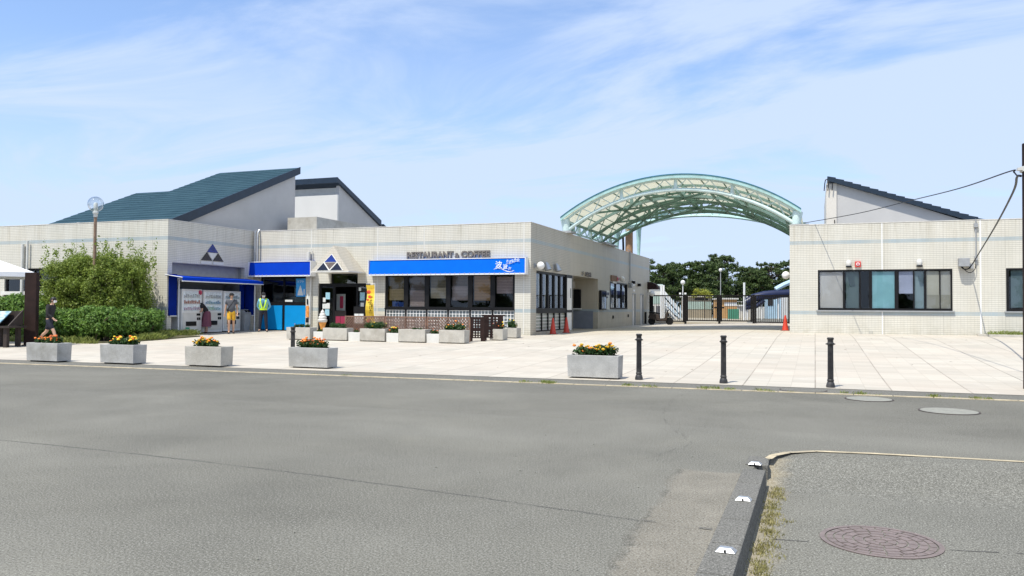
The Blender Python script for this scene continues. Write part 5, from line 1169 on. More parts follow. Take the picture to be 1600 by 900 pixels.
# bollards
def bollard(loc, label, h=.92):
    t = thing('bollard', label, 'bollard', loc, 0, 'dark cast-iron bollards along the edge of the forecourt')
    m = MB(); m.lathe([(.075,-.02),(.077,.05),(.062,.10),(.056,.11)], (0,0,0), 24); m.build('base', 'iron', t, local=True, smooth=True)
    m = MB(); n_ = 32; vs_ = []
    for z_ in (.11, h*.84):
        for k in range(n_): a = 2*math.pi*k/n_; r_ = (.053 if k % 2 else .045)-(z_*.006); vs_.append((r_*math.cos(a), r_*math.sin(a), z_))
    m.add(vs_, [(k, (k+1) % n_, n_+(k+1) % n_, n_+k) for k in range(n_)]); m.lathe([(.058,.12),(.060,.15),(.053,.16)], (0,0,0), 24); m.build('shaft', 'iron', t, local=True)
    m = MB(); m.lathe([(.050,h*.84),(.062,h*.86),(.065,h*.885),(.050,h*.90),(.050,h*.95),(.060,h*.965),(.060,h-.012),(.048,h)], (0,0,0), 24); m.build('cap', 'iron', t, local=True, smooth=True)
    m = MB(); m.tube([(-.082,0,h*.87),(.082,0,h*.87)], .012, 8); m.build('chain_lug', 'iron', t, local=True)
    return t
b0_ = bollard((-3.26, 15.72, gz(-3.26, 15.72)), 'fluted iron bollard right beside the last planter')
for x, y, lb in ((-1.63, 15.68, 'middle one of the three free-standing fluted bollards'), (.26, 15.68, 'fluted iron bollard in front of the office block windows'), (-11.62, 15.98, 'bollard mostly hidden behind the planter with rusty marigolds')): dup(b0_, (x, y, gz(x, y)), .3*x, lb)
# cones
def cone(loc, label):
    t = thing('traffic_cone', label, 'traffic cone', loc, 0, 'red traffic cones'); m = MB(); m.lathe([(.145,.03),(.13,.08),(.05,.60),(.034,.70),(.030,.70)], (0,0,0), 24); m.build('cone', 'orange', t, local=True, smooth=True)
    m = MB(); m.box(-.19,.19,-.19,.19,0,.03); m.build('base', pm('cone_base', (.16,.03,.02), .7, .2, 5), t, local=True, bevel=.01); return t
q = onU(864, 500, -10.36); c0_ = cone((q.x, q.y, gz(q.x, q.y)), 'red traffic cone in front of the dark side windows')
q = onU(885, 500, -10.36); dup(c0_, (q.x, q.y, gz(q.x, q.y)), .3, 'red traffic cone at the white door panel')
q = onG(1227, 517); dup(c0_, (q.x, q.y, gz(q.x, q.y)), .2, 'red traffic cone against the corner of the office block')

# ---- things at the entrance
nb = thing('banner_flag', 'tall yellow banner flag with red pictures by the entrance', 'banner', (-18.0, 29.7, gz(-18, 29.7)))
a = onV(572, 450, 29.7).x; b = onV(585, 450, 29.7).x
z0_, z1_ = .55, 2.35; m = MB(); n = 10
for i in range(n):
    t0, t1 = i/n, (i+1)/n; y0 = 29.7+.06*math.sin(t0*9); y1 = 29.7+.06*math.sin(t1*9)
    m.quad((a+.03*math.sin(t0*5),y0,z1_-(z1_-z0_)*t0),(a+.03*math.sin(t1*5),y1,z1_-(z1_-z0_)*t1),(b,y1,z1_-(z1_-z0_)*t1),(b,y0,z1_-(z1_-z0_)*t0))
m.build('cloth', pm('banner_yellow', (.80,.55,.05), .7, .1, 5), nb)
for i, (x, z_, r_) in enumerate(((.45, 2.05, .10), (.55, 1.85, .08), (.35, 1.72, .06), (.5, .85, .09), (.35, .72, .11), (.7, .68, .07))): m = MB(); m.ball((a+(b-a)*x, 29.62, z_), r_, 10, (1,.12,.85)); m.build('picture', pm('banner_red', (.62,.07,.03), .6, .35, 14), nb)
for i, ch_ in enumerate('あげたこ'): text('banner_lettering', ch_, .20, 'black', nb, (a+(b-a)*.5, 29.60, 1.5-i*.17), FRONT, .003)
m = MB(); m.tube([(b+.03,29.7,gz(-18,29.7)),(b+.03,29.7,2.42)], .012, 6); m.tube([(a,29.7,2.40),(b+.03,29.7,2.40)], .01, 5); m.build('pole', 'whitem', nb)
m = MB(); m.box(b-.15,b+.2,29.55,29.85,gz(-18,29.7),gz(-18,29.7)+.12); m.build('base', 'offw', nb)
nb2 = thing('banner_flag', 'slim white banner flag with an orange picture at the pipe by the take-out window', 'banner', (-21.1, 29.6, gz(-21.1, 29.6)))
a = onV(478.5, 480, 29.6).x; b = onV(484, 480, 29.6).x
m = MB(); m.add([(a,29.6,.55),(b,29.62,.55),(b,29.58,1.65),(a+.06,29.6,2.0),(a,29.61,1.6)], [(0,1,2,3,4)]); m.build('cloth', 'paper', nb2)
m = MB(); m.box(a+.02,b-.03,29.56,29.58,.95,1.45); m.build('picture', pm('banner_orange', (.65,.25,.05), .6, .35, 14), nb2); m = MB(); m.box(a+.01,b-.05,29.56,29.58,.72,.92); m.box(a+.05,b-.08,29.56,29.58,1.5,1.75); m.build('picture', 'black', nb2); m = MB(); m.tube([(b+.02,29.62,.2),(b+.02,29.62,2.1)], .012, 5); m.build('pole', 'grey', nb2)
po = thing('ice_cream_poster', 'bright blue ice cream poster hanging in the take-out window', 'poster', (-21.9, 30.38, 2.1))
a = onV(462, 450, 30.36).x; b = onV(477, 450, 30.36).x
m = MB(); m.box(a, b, 30.385, 30.40, 1.86, 2.68); m.build('sheet', pm('poster_blue', (.04,.30,.66), .5, .12, 5), po)
m = MB(); m.prism([(a+.08,30.375,1.92),(b-.12,30.375,1.92),(b-.18,30.375,2.12),((a+b)/2-.02,30.375,2.38),(a+.14,30.375,2.14)], (0,.008,0)); m.box(b-.1,b-.05,30.375,30.383,1.95,2.2); m.build('picture', 'paper', po); text('lettering', 'ソフト', .13, 'logo', po, (a+.05, 30.38, 2.50), FRONT, .002)
part('price_strip', 'paper', po, (-22.55,-22.15,30.385,30.395,1.63,1.72))
# ice cream figure
q = onV(504, 500, 29.3); zg = gz(q.x, 29.3)
ic = thing('ice_cream_figure', 'white soft ice cream display figure with orange cone at the left of the entrance', 'display figure', (q.x, 29.3, zg)); ic.scale = (.88, .88, .88)
m = MB(); m.lathe([(.10,.0),(.10,.05),(.05,.08),(.06,.12),(.17,.46),(.19,.52),(.16,.52)], (q.x,29.3,zg), 20); m.build('cone', pm('cone_orange', (.70,.30,.06), .5, .2, 12), ic, smooth=True)
m = MB(); m.lathe([(.18,.52),(.23,.58),(.23,.65),(.18,.70),(.20,.73),(.195,.79),(.14,.84),(.155,.87),(.145,.93),(.095,.97),(.105,1.0),(.08,1.06),(.03,1.12),(.012,1.16)], (q.x,29.3,zg), 20); m.build('swirl', 'offw', ic, smooth=True)
def sboard(name, label, px, v, w_, z0, z1, mat, fmat, lines=0):
    q = onV(px, 480, v); zg = gz(q.x, v); t = thing(name, label, 'sign board', (q.x, v, zg))
    part('board', mat, t, (q.x-w_/2, q.x+w_/2, v, v+.03, zg+z0, zg+z1)); part('leg', 'black', t, (q.x-w_/2, q.x-w_/2+.03, v+.032, v+.06, zg, zg+z1), (q.x+w_/2-.03, q.x+w_/2, v+.032, v+.06, zg, zg+z1))
    part('menu_sheet', fmat, t, *[(q.x-w_/2+.04+i*(w_-.06)/2, q.x-w_/2+.02+(i+1)*(w_-.06)/2, v-.006, v-.001, zg+z0+.08, zg+z0+(z1-z0)*.62) for i in range(2)]); return t
sboard('menu_board', 'dark menu stand with white sheets in front of the entrance', 561, 29.2, .52, .35, 1.15, 'black', 'paper')
sboard('menu_board', 'low board with a reddish picture inside the doorway', 532, 30.1, .55, .3, .95, 'darkwood', 'acc2')
q = onV(533, 470, 31.4); t = thing('hanging_lantern_banner', 'white and red hanging cloth seen inside the dark entrance', 'banner', (q.x, 31.4, 1.3)); part('cloth', 'paper', t, (q.x-.28,q.x+.22,31.4,31.42,1.25,2.0)); part('picture', 'acc2', t, (q.x-.05,q.x+.12,31.38,31.395,1.35,1.9))

# ================================================================ WALL FITTINGS
def bracket_lamp(px, py, u, label, globe=True, r=.16):
    p = onU(px, py, u+.28); t = thing('wall_lamp', label, 'wall lamp', (u, p.y, p.z), 0, 'lamps on the walls')
    m = MB(); m.box(u+.002,u+.05,p.y-.09,p.y+.09,p.z-.09,p.z+.09); m.tube([(u+.04,p.y,p.z),(u+.15,p.y,p.z)], .035, 8); m.build('bracket', 'grey', t)
    if globe: m = MB(); m.ball((u+.28,p.y,p.z), r, 20); m.build('globe', 'white', t, smooth=True)
    else: m = MB(); m.tube([(u+.1,p.y,p.z+.16),(u+.16,p.y,p.z+.02),(u+.22,p.y,p.z-.16)], [.07,.13,.15], 14); m.build('hood', 'steel', t, smooth=True)
bracket_lamp(845, 415, UE, 'white ball wall lamp nearest the building corner'); bracket_lamp(859, 416, UE, 'hooded wall lamp next to the ball lamp at the corner', False); bracket_lamp(875, 418, UE, 'hooded wall lamp above the end of the side windows', False)
bracket_lamp(972, 436, UE, 'white ball wall lamp above the far side window')
p = onV(1228, 430, 36.0); t = thing('wall_lamp', 'white ball lamp standing out from the left edge of the office block', 'wall lamp', (RU, 36, p.z), 0, 'lamps on the walls'); m = MB(); m.tube([(RU-.002,36,p.z),(p.x,36,p.z)], .03, 8); m.build('bracket', 'grey', t); m = MB(); m.ball((p.x,36,p.z), .165, 20); m.build('globe', 'white', t, smooth=True)
for x, lb in ((1.26, 'small dome wall lamp left of the red alarm box'), (3.79, 'small dome wall lamp above the right half of the strip window')):
    t = thing('dome_lamp', lb, 'wall lamp', (x, RV, 3.2), 0, 'small dome lamps above the strip window'); m = MB(); m.lathe([(.085,-.10),(.105,-.06),(.11,.04),(.09,.11),(.03,.14)], (x,RV-.14,3.27), 18); m.build('dome', 'offw', t, smooth=True); part('collar', 'black', t, (x-.105,x+.105,RV-.24,RV-.03,3.12,3.165)); part('wall_plate', 'grey', t, (x-.05,x+.05,RV-.03,RV-.002,3.15,3.35))
t = thing('alarm_box', 'square red alarm box between the dome lamps above the strip window', 'alarm', (1.6, RV, 3.25)); part('box', pm('alarm_red', (.55,.06,.05), .5, .1, 6), t, (1.49,1.71,RV-.08,RV-.002,3.13,3.36), bevel=.008); m = MB(); m.tube([(1.60,RV-.08,3.25),(1.60,RV-.10,3.25)], .065, 16); m.build('dial', 'white', t); m = MB(); m.tube([(1.60,RV-.10,3.25),(1.60,RV-.115,3.25)], .035, 12); m.build('button', 'acc2', t)
mb_ = thing('meter_box', 'grey junction box on the office wall with cables looping beneath', 'junction box', (5.3, RV, 3.3)); part('box', 'grey', mb_, (5.12,5.48,RV-.32,RV-.002,3.10,3.42), bevel=.01); part('side_box', 'grey', mb_, (5.49,5.62,RV-.2,RV-.002,3.02,3.22))
q = onV(483, 397, VM-.15); t = thing('spot_lamp', 'white tubular spot lamp on the wall beside the porch gable', 'wall lamp', (q.x, VM, q.z)); m = MB(); m.tube([(q.x-.05,VM-.12,q.z-.28),(q.x-.05,VM-.12,q.z+.1)], .09, 12); m.tube([(q.x-.05,VM-.12,q.z+.1),(q.x+.05,VM-.1,q.z+.24),(q.x+.13,VM-.05,q.z+.1),(q.x+.13,VM-.04,q.z-.3)], .02, 6); m.build('body', 'offw', t, smooth=True)
for px, py, lb in ((990, 441, 'small dark camera above the nearer door'), (999, 445, 'small dark speaker above the farther door')):
    q = onU(px, py, UE+.1); o = MB().box(UE,UE+.2,q.y-.12,q.y+.12,q.z-.1,q.z+.08); o = o.build('wall_camera', 'black', None, bevel=.02); tag(o, lb, 'camera')
q = onU(960, 434, UE); t = thing('wooden_sign', 'small brown sign with red end above the far side window', 'sign', (UE, q.y, q.z)); part('board', pm('sign_brown', (.20,.11,.06), .7, .2, 6), t, (UE+.005,UE+.05,q.y-.9,q.y+.5,q.z-.2,q.z+.12)); part('red_end', 'acc2', t, (UE+.005,UE+.055,q.y+.505,q.y+.8,q.z-.15,q.z+.05)); part('white_face', 'offw', t, (UE+.005,UE+.04,q.y-.5,q.y+.4,q.z-.32,q.z-.21))
t = thing('notice_cabinet', 'black framed notice cabinet beside the white poster', 'notice board', (UE, 41.9, 1.3)); part('cabinet', 'black', t, (UE-.002,UE+.14,41.26,42.36,1.35,2.38), bevel=.01); part('pane', 'glassd', t, (UE+.142,UE+.145,41.36,42.26,1.42,2.3)); part('sheet', 'paper', t, (UE+.141,UE+.1415,41.7,41.95,1.9,2.1))
t = tag(part('poster_board', 'paper', None, (UE,UE+.05,42.42,43.42,1.36,2.41)), 'tall white poster board between cabinet and window', 'poster'); part('heading', 'slideb', t, (UE+.051,UE+.054,42.55,43.3,2.15,2.3)); part('heading', 'slideb', t, (UE+.051,UE+.054,42.55,43.0,1.98,2.08))
q = onU(1012, 448, UE+.4); t = thing('small_awning', 'dark rounded hood over the end of the side wall', 'awning', (UE, q.y, q.z)); m = MB(); m.prism([(UE,54.3,3.25)]+[(UE+.75*math.sin(a_), 54.3, 2.75+.5*math.cos(a_)) for a_ in [k*math.pi/16 for k in range(1, 9)]]+[(UE,54.3,2.75)], (0,.7,0)); m.build('hood', 'brown', t); m = MB(); m.ball((UE+.35,54.2,2.45), .2, 12); m.build('lamp', 'white', t, smooth=True)

# ================================================================ POLE AND CABLES
up = thing('utility_pole', 'dark brown pole cut by the right edge of the picture', 'pole', (3.62, 16.7, gz(3.62, 16.7)))
q = onV(1595.5, 300, 16.7); ux = q.x+.17
up.location.x = ux
m = MB(); m.tube([(ux,16.7,-.1),(ux,16.7,4.44)], [.165,.15], 20); m.build('shaft', 'brown', up, smooth=True)
m = MB(); m.tube([(ux,16.7,3.93),(ux,16.7,4.02)], .19, 20); m.box(ux-.24,ux-.12,16.6,16.7,3.95,4.0); m.build('clamp', 'offw', up)
def cable(name, pts, r, label, mat='black'):
    P = []; n = 10
    for i in range(len(pts)-1):
        p0_, p1_, p2_, p3_ = Vector(pts[max(i-1,0)]), Vector(pts[i]), Vector(pts[i+1]), Vector(pts[min(i+2,len(pts)-1)])
        for k in range(n):
            s = k/n; P.append(.5*((2*p1_)+(-p0_+p2_)*s+(2*p0_-5*p1_+4*p2_-p3_)*s*s+(-p0_+3*p1_-3*p2_+p3_)*s**3))
    P.append(Vector(pts[-1])); m = MB(); m.tube(P, r, 6); o = m.build(name, mat, None, smooth=True); return tag(o, label, 'cable')
a_ = onV(1595, 275, 16.9); b_ = onV(1577, 268, 17.5)
mid = onV(1420, 314, 26); e1 = onV(1256, 348.5, 35.6)
cable('overhead_cable', [a_, onV(1589, 274, 17.1), onV(1584, 269, 17.3), b_, onV(1500, 294, 21), mid, onV(1340, 333.5, 31), e1], .014, 'thin cable running left from the pole to the foot of the green canopy')
cable('service_cable', [a_, onV(1589, 277, 17.3), onV(1583, 300, 19), onV(1556, 352, 25), onV(1530, 395, 32), onV(1519, 413, 34.2), onV(1513, 420, 34.45), onV(1505, 420, 34.42), onV(1501, 415, 34.4)], .022, 'thick black cable dropping from the pole to the junction box')
cable('loop_cable', [onV(1503, 416, 34.4), onV(1509, 423, 34.45), onV(1516, 426, 34.5), onV(1523, 421, 34.55), onV(1525, 412, 34.6)], .014, 'small loop of cable hanging under the junction box')

# ================================================================ MANHOLES AND REFLECTORS
q = Vector((.41, 5.99, 0)); zq = gz(q.x, q.y)+.004
mh = thing('manhole_cover', 'reddish brown cast-iron manhole cover with cobble pattern in the foreground', 'manhole cover', (q.x, q.y, zq))
m = MB(); R0 = .385; m.lathe([(R0,-.02),(R0,.004),(R0-.035,.004),(R0-.037,-.004),(.01,-.004)], (q.x,q.y,zq), 64); m.build('frame', 'meshd', mh)
m = MB()
def sector(r0, r1, a0, a1, z0, z1, n=4):
    ps = [(q.x+r0*math.cos(a0+(a1-a0)*i/n), q.y+r0*math.sin(a0+(a1-a0)*i/n), z0) for i in range(n+1)]+[(q.x+r1*math.cos(a1+(a0-a1)*i/n), q.y+r1*math.sin(a1+(a0-a1)*i/n), z0) for i in range(n+1)]
    m.prism(ps, (0,0,z1-z0))
for k in range(48): sector(.352, .384, k*2*math.pi/48, (k+1)*2*math.pi/48, zq+.003, zq+.006, 2)
r = random.Random(9); rings = [(.045,.10,6),(.108,.165,9),(.173,.23,13),(.238,.29,17),(.297,.343,22)]
for r0, r1, n_ in rings:
    ph = r.random()
    for k in range(n_):
        a0 = (k+ph)*2*math.pi/n_; a1 = a0+2*math.pi/n_-.012/r1; sector(r0+r.uniform(0,.004), r1-r.uniform(0,.004), a0, a1, zq-.004, zq+.005+r.uniform(0,.001))
m.lathe([(.035,-.004),(.035,.005),(.01,.005)], (q.x,q.y,zq), 16); m.build('cobble_relief', 'mesh', mh)
MT['lid'] = pm('lid_grey', (.27,.265,.225), .75, .12, 9, .15, fine=60)
for i, (x, y, rr_, lb) in enumerate(((1.76, 12.76, .39, 'round grey service lid in the road, nearest of three near the bollards'), (.80, 13.97, .36, 'round grey service lid touching the pale kerb line'), (-.2, 15.03, .40, 'faint round lid in the asphalt strip behind the kerb line'))):
    z_ = gz(x, y)+.005; t = thing('manhole_cover', lb, 'manhole cover', (x, y, z_), 0, 'plain round service lids'); m = MB(); m.lathe([(rr_,-.02),(rr_,.003),(rr_-.02,.003),(rr_-.022,-.002)], (x,y,z_), 48); m.build('rim', 'meshd', t); m = MB(); m.lathe([(rr_-.024,-.02),(rr_-.024,.005),(.01,.005)], (x,y,z_), 48); m.build('plate', 'lid' if i < 2 else 'strip', t)
MT['refl'] = pm('reflector_white', (.58,.59,.60), .3, .05, 9)
def reflector(x, y, label):
    z_ = .014; t = thing('kerb_reflector', label, 'reflector', (x, y, z_), 0, 'white reflectors on the kerb stones')
    m = MB(); m.add([(-.072,-.05,0),(.072,-.05,0),(.078,.045,0),(-.066,.05,0),(-.045,-.03,.024),(.045,-.03,.024),(.045,.03,.024),(-.04,.034,.024)], [(3,2,1,0),(4,5,6,7),(0,1,5,4),(1,2,6,5),(2,3,7,6),(3,0,4,7)]); m.build('housing', 'steel', t, bevel=.004, local=True)
    m = MB(); m.add([(-.055,-.052,.003),(.055,-.052,.003),(.040,-.032,.027),(-.040,-.032,.027)], [(0,1,2,3)]); m.build('reflective_face', 'refl', t, local=True)
    m = MB(); m.tube([(.0,-.056,.011),(.0,-.034,.013)], .008, 10); m.build('rivet', 'black', t, local=True); return t
r0_ = reflector(-.515, 7.62, 'white reflector at the far rounded tip of the kerb'); r0_.scale = (.82, .9, .9)
dup(r0_, (-.50, 6.17, .014), .0, 'middle white reflector on the kerb stones'); dup(r0_, (-.49, 4.83, .014), 0, 'white reflector nearest the camera on the kerb stones')
# small litter on the paving
m = MB()
for i in range(46):
    x, y = RG.uniform(-12, 6), RG.uniform(16.5, 32); z_ = gz(x, y)+.012; s = RG.uniform(.015, .045); a_ = RG.uniform(0, 6.28)
    m.add([(x-s,y,z_),(x+s*math.cos(a_),y-s*.6,z_+.004),(x+s,y+s*.3,z_+.012),(x,y+s*.7,z_)], [(0,1,2,3)])
tag(kindof(m.build('leaf_litter', 'twig'), 'stuff'), 'dry leaves and specks scattered over the pale paving', 'litter')
m = MB()
for i in range(70):
    x, y = RG.uniform(-3.2, 3), RG.uniform(3.5, 9); z_ = gz(x, y)+.006; s = RG.uniform(.003, .009)
    m.ball((x,y,z_), s, 5)
tag(kindof(m.build('gravel_bits', 'lid'), 'stuff'), 'loose bits of grit lying on the foreground asphalt', 'grit')

# ================================================================ PEOPLE
def skin(name, pts, edges, mat, parent, root, sub=1):
    keys = list(pts); me = bpy.data.meshes.new(name+'_t'); me.from_pydata([pts[k][:3] for k in keys], [(keys.index(a), keys.index(b)) for a, b in edges], [])
    o = bpy.data.objects.new(name+'_t', me); COL.objects.link(o); md = o.modifiers.new('s', 'SKIN'); md.use_smooth_shade = True
    if not me.skin_vertices: 
        with bpy.context.temp_override(object=o, active_object=o): bpy.ops.mesh.customdata_skin_add()
    for i, k in enumerate(keys):
        r_ = pts[k][3]; r_ = r_ if isinstance(r_, tuple) else (r_, r_); me.skin_vertices[0].data[i].radius = r_; me.skin_vertices[0].data[i].use_root = (k == root)
    sb = o.modifiers.new('b', 'SUBSURF'); sb.levels = sub; sb.render_levels = sub
    bpy.context.view_layer.update(); ev = o.evaluated_get(bpy.context.evaluated_depsgraph_get()); nm = bpy.data.meshes.new_from_object(ev); bpy.data.objects.remove(o)
    nm.name = name; nm.materials.clear(); nm.materials.append(MT[mat] if isinstance(mat, str) else mat)
    ob = bpy.data.objects.new(name, nm); COL.objects.link(ob); ob.parent = parent; return ob
def addmesh(dst, obs):
    b = bmesh.new(); b.from_mesh(dst.data)
    for o in obs: b.from_mesh(o.data); bpy.data.objects.remove(o)
    b.to_mesh(dst.data); b.free()
def person(label, loc, rz, J, clothes, hands=True, sc=1.0):
    """J: joints in metres, facing -y; x to the figure's left"""
    t = thing('person', label, 'person', loc, rz); t.scale = (sc,)*3
    R = dict(pelvis=(.105,.08), waist=(.092,.068), chest=(.125,.085), neckb=(.075,.07), neck=.048, headb=(.062,.07), headm=(.078,.095), headt=(.06,.075), shL=.062, shR=.062, elL=.042, elR=.042, wrL=.027, wrR=.027, haL=(.036,.02), haR=(.036,.02), hipL=.088, hipR=.088, knL=.058, knR=.058, anL=.038, anR=.038, toL=(.04,.028), toR=(.04,.028), calL=.055, calR=.055)
    P = {}
    for k in J: P[k] = (*J[k], R[k])
    E = [('pelvis','waist'),('waist','chest'),('chest','neckb'),('neckb','neck'),('neck','headb'),('headb','headm'),('headm','headt')]
    for s in 'LR': E += [('chest','sh'+s),('sh'+s,'el'+s),('el'+s,'wr'+s),('wr'+s,'ha'+s),('pelvis','hip'+s),('hip'+s,'kn'+s),('kn'+s,'cal'+s),('cal'+s,'an'+s),('an'+s,'to'+s)]
    body = skin('body', P, E, 'skin', t, 'pelvis', 2)
    ex = []; hm = Vector(J['headm']); hb = Vector(J['headb']); ht = Vector(J['headt']); up_ = (ht-hb).normalized()
    fw = Vector(J.get('look', None) or (0,-1,0)).normalized() if False else Vector(LOOK).normalized(); sd_ = fw.cross(up_).normalized(); fw = up_.cross(sd_).normalized()
    # fingers
    for s in 'LR':
        w_, h_ = Vector(J['wr'+s]), Vector(J['ha'+s]); d = (h_-w_).normalized(); sx = d.cross(Vector((0,1,0))); 
        if sx.length < .2: sx = d.cross(Vector((1,0,0)))
        sx.normalize(); cu = d.cross(sx)
        for q_, ln in ((-.024,.060),(-.008,.070),(.008,.066),(.024,.052)):
            a = h_+sx*q_-d*.01; b = h_+sx*q_*1.05+d*ln*.55+cu*.004; c = h_+sx*q_+d*ln+cu*.022
            m = MB(); m.tube([a, b, c], [.0085,.008,.006], 6); ex.append(m.build('f', 'skin', None))
        a = w_+d*.03-sx*.02; m = MB(); m.tube([a, a-sx*.022+d*.03, a-sx*.026+d*.06+cu*.01], [.012,.010,.007], 6); ex.append(m.build('f', 'skin', None))
    m = MB(); m.tube([hm+fw*.085+up_*.02, hm+fw*.112-up_*.012, hm+fw*.09-up_*.022], [.010,.015,.008], 6); m.ball(hm+sd_*.083-up_*.005, .022, 8, (.5,1,1.3)); m.ball(hm-sd_*.083-up_*.005, .022, 8, (.5,1,1.3)); ex.append(m.build('f', 'skin', None))
    addmesh(body, ex)
    m = MB(); m.ball(hm+fw*.088+sd_*.032+up_*.018, .011, 8); m.ball(hm+fw*.088-sd_*.032+up_*.018, .011, 8); m.build('eyes', 'hair', t, local=True)
    m = MB(); m.tube([hm+fw*.088+sd_*.022-up_*.045, hm+fw*.096-up_*.046, hm+fw*.088-sd_*.022-up_*.045], .006, 6); m.build('mouth', pm('lips', (.40,.16,.13), .5, .1, 9), t, local=True)
    clothes(t, J, hm, fw, up_, sd_); return t
def garment(name, t, J, spec, edges, mat, root, sub=2):
    return skin(name, {k: (*(J[k.split('.')[0]] if '.' not in k else k), r_) if not isinstance(r_, list) else (*r_[0], r_[1]) for k, r_ in spec.items()}, edges, mat, t, root, sub)
def lerp(a, b, f): return tuple(a[i]+(b[i]-a[i])*f for i in range(3))
def shirt(t, J, mat, sleeve=.6, long=False, hem=None, g=1.0):
    hem = hem or (J['pelvis'][0], J['pelvis'][1], J['pelvis'][2]-.10)
    sp_ = {'hem': [hem, (.165*g,.132*g)], 'waist': (.135*g,.105*g), 'chest': (.155*g,.115*g), 'neckb': (.085,.078)}
    E = [('hem','waist'),('waist','chest'),('chest','neckb')]
    for s in 'LR':
        sp_['sh'+s] = .080*g; E.append(('chest','sh'+s))
        if long: sp_['el'+s] = .056; sp_['cuff'+s] = [lerp(J['el'+s], J['wr'+s], .92), .04]; E += [('sh'+s,'el'+s),('el'+s,'cuff'+s)]
        else: sp_['cuff'+s] = [lerp(J['sh'+s], J['el'+s], sleeve), .070]; E.append(('sh'+s,'cuff'+s))
    return garment('shirt', t, J, sp_, E, mat, 'chest')
def pants(t, J, mat, short=False, name='trousers'):
    sp_ = {'pelvis': (.150,.118), 'belt': [lerp(J['pelvis'], J['waist'], .75), (.145,.112)]}; E = [('pelvis','belt')]
    for s in 'LR':
        sp_['hip'+s] = .105; E.append(('pelvis','hip'+s))
        if short: sp_['hemleg'+s] = [lerp(J['hip'+s], J['kn'+s], .88), .092]; E.append(('hip'+s,'hemleg'+s))
        else: sp_['kn'+s] = .076; sp_['hemleg'+s] = [lerp(J['kn'+s], J['an'+s], .97), .062]; E += [('hip'+s,'kn'+s),('kn'+s,'hemleg'+s)]
    return garment(name, t, J, sp_, E, mat, 'pelvis')
def shoes(t, J, mat):
    for s in 'LR':
        a, b = J['an'+s], J['to'+s]; skin('shoe', {'a': (a[0],a[1]+.02,a[2]-.035,(.045,.045)), 'b': (b[0],b[1],b[2]+.005,(.045,.034)), 'c': (b[0]+(b[0]-a[0])*.3,b[1]+(b[1]-a[1])*.3,b[2],(.035,.025))}, [('a','b'),('b','c')], mat, t, 'a', 1)
def cap(t, hm, fw, up_, sd_, mat, brim=True, name='cap'):
    m = MB(); c = hm+up_*.042; n = 16; vs_ = []
    rows = [(0,1.0),(.035,.98),(.07,.78),(.092,.35)]
    for h_, k_ in rows:
        for i in range(n): a = 2*math.pi*i/n; vs_.append(c+up_*h_+fw*(.108*k_*math.cos(a))+sd_*(.092*k_*math.sin(a)))
    fs = [(i*n+k, i*n+(k+1) % n, (i+1)*n+(k+1) % n, (i+1)*n+k) for i in range(3) for k in range(n)]+[tuple(range(n))[::-1], tuple(3*n+k for k in range(n))]
    m.add(vs_, fs)
    if brim:
        p = [c+fw*.09+sd_*.08, c+fw*.16+sd_*.055-up_*.01, c+fw*.18-up_*.012, c+fw*.16-sd_*.055-up_*.01, c+fw*.09-sd_*.08]; m.prism(p, up_*.012)
    return m.build(name, mat, t, smooth=True, local=True)
def hairm(t, hm, fw, up_, sd_, long=0):
    m = MB(); n = 14; vs_ = []
    for j, (h_, kx, ky, off) in enumerate(((-.055,.82,.80,-.035),(-.01,1.0,.98,-.022),(.045,1.04,1.02,-.006),(.085,.85,.86,0),(.112,.4,.45,0))):
        for i in range(n): a = 2*math.pi*i/n; vs_.append(hm+up_*h_+fw*(off+.098*ky*math.cos(a)*(.9 if math.cos(a) > 0 else 1))+sd_*(.088*kx*math.sin(a)))
    fs = [(i*n+k, i*n+(k+1) % n, (i+1)*n+(k+1) % n, (i+1)*n+k) for i in range(4) for k in range(n)]+[tuple(range(n))[::-1], tuple(4*n+k for k in range(n))]; m.add(vs_, fs)
    if long: m.ball(hm-fw*.10-up_*.01, .05, 10)
    return m.build('hair', 'hair', t, smooth=True, local=True)
def mask(t, hm, fw, up_, sd_):
    m = MB(); c = hm+fw*.095-up_*.035; m.hexa([c-sd_*.055-up_*.05-fw*.03, c+sd_*.055-up_*.05-fw*.03, c+sd_*.05-up_*.05-fw*.06, c-sd_*.05-up_*.05-fw*.06, c-sd_*.055+up_*.04-fw*.012, c+sd_*.055+up_*.04-fw*.012, c+sd_*.06+up_*.04-fw*.06, c-sd_*.06+up_*.04-fw*.06])
    m.ball(c-fw*.006, .045, 10, (1,.6,.95)); return m.build('face_mask', 'white', t, smooth=True, local=True)
def stand(hx=.0, lean=0):
    return dict(pelvis=(0,0,.93), waist=(0,-lean*.3,1.08), chest=(0,-lean*.7,1.30), neckb=(0,-lean*.9,1.42), neck=(0,-lean-.005,1.48), headb=(0,-lean-.015,1.54), headm=(0,-lean-.02,1.605), headt=(0,-lean-.015,1.665),
        shL=(.175,-lean*.85,1.385), shR=(-.175,-lean*.85,1.385), elL=(.225,.03,1.10), elR=(-.225,.03,1.10), wrL=(.235,-.05,.86), wrR=(-.235,-.05,.86), haL=(.235,-.075,.78), haR=(-.235,-.075,.78),
        hipL=(.085,0,.86), hipR=(-.085,0,.86), knL=(.095,-.02,.49), knR=(-.095,-.02,.49), calL=(.097,.01,.34), calR=(-.097,.01,.34), anL=(.10,.02,.09), anR=(-.10,.02,.09), toL=(.115,-.12,.035), toR=(-.115,-.12,.035))
def facecam(p): return math.atan2(-p.x, -(-p.y))  # rotation turning local -y towards the camera
def face(p, off=0):
    a = math.atan2(-p.y, -p.x); return a+math.pi/2+off
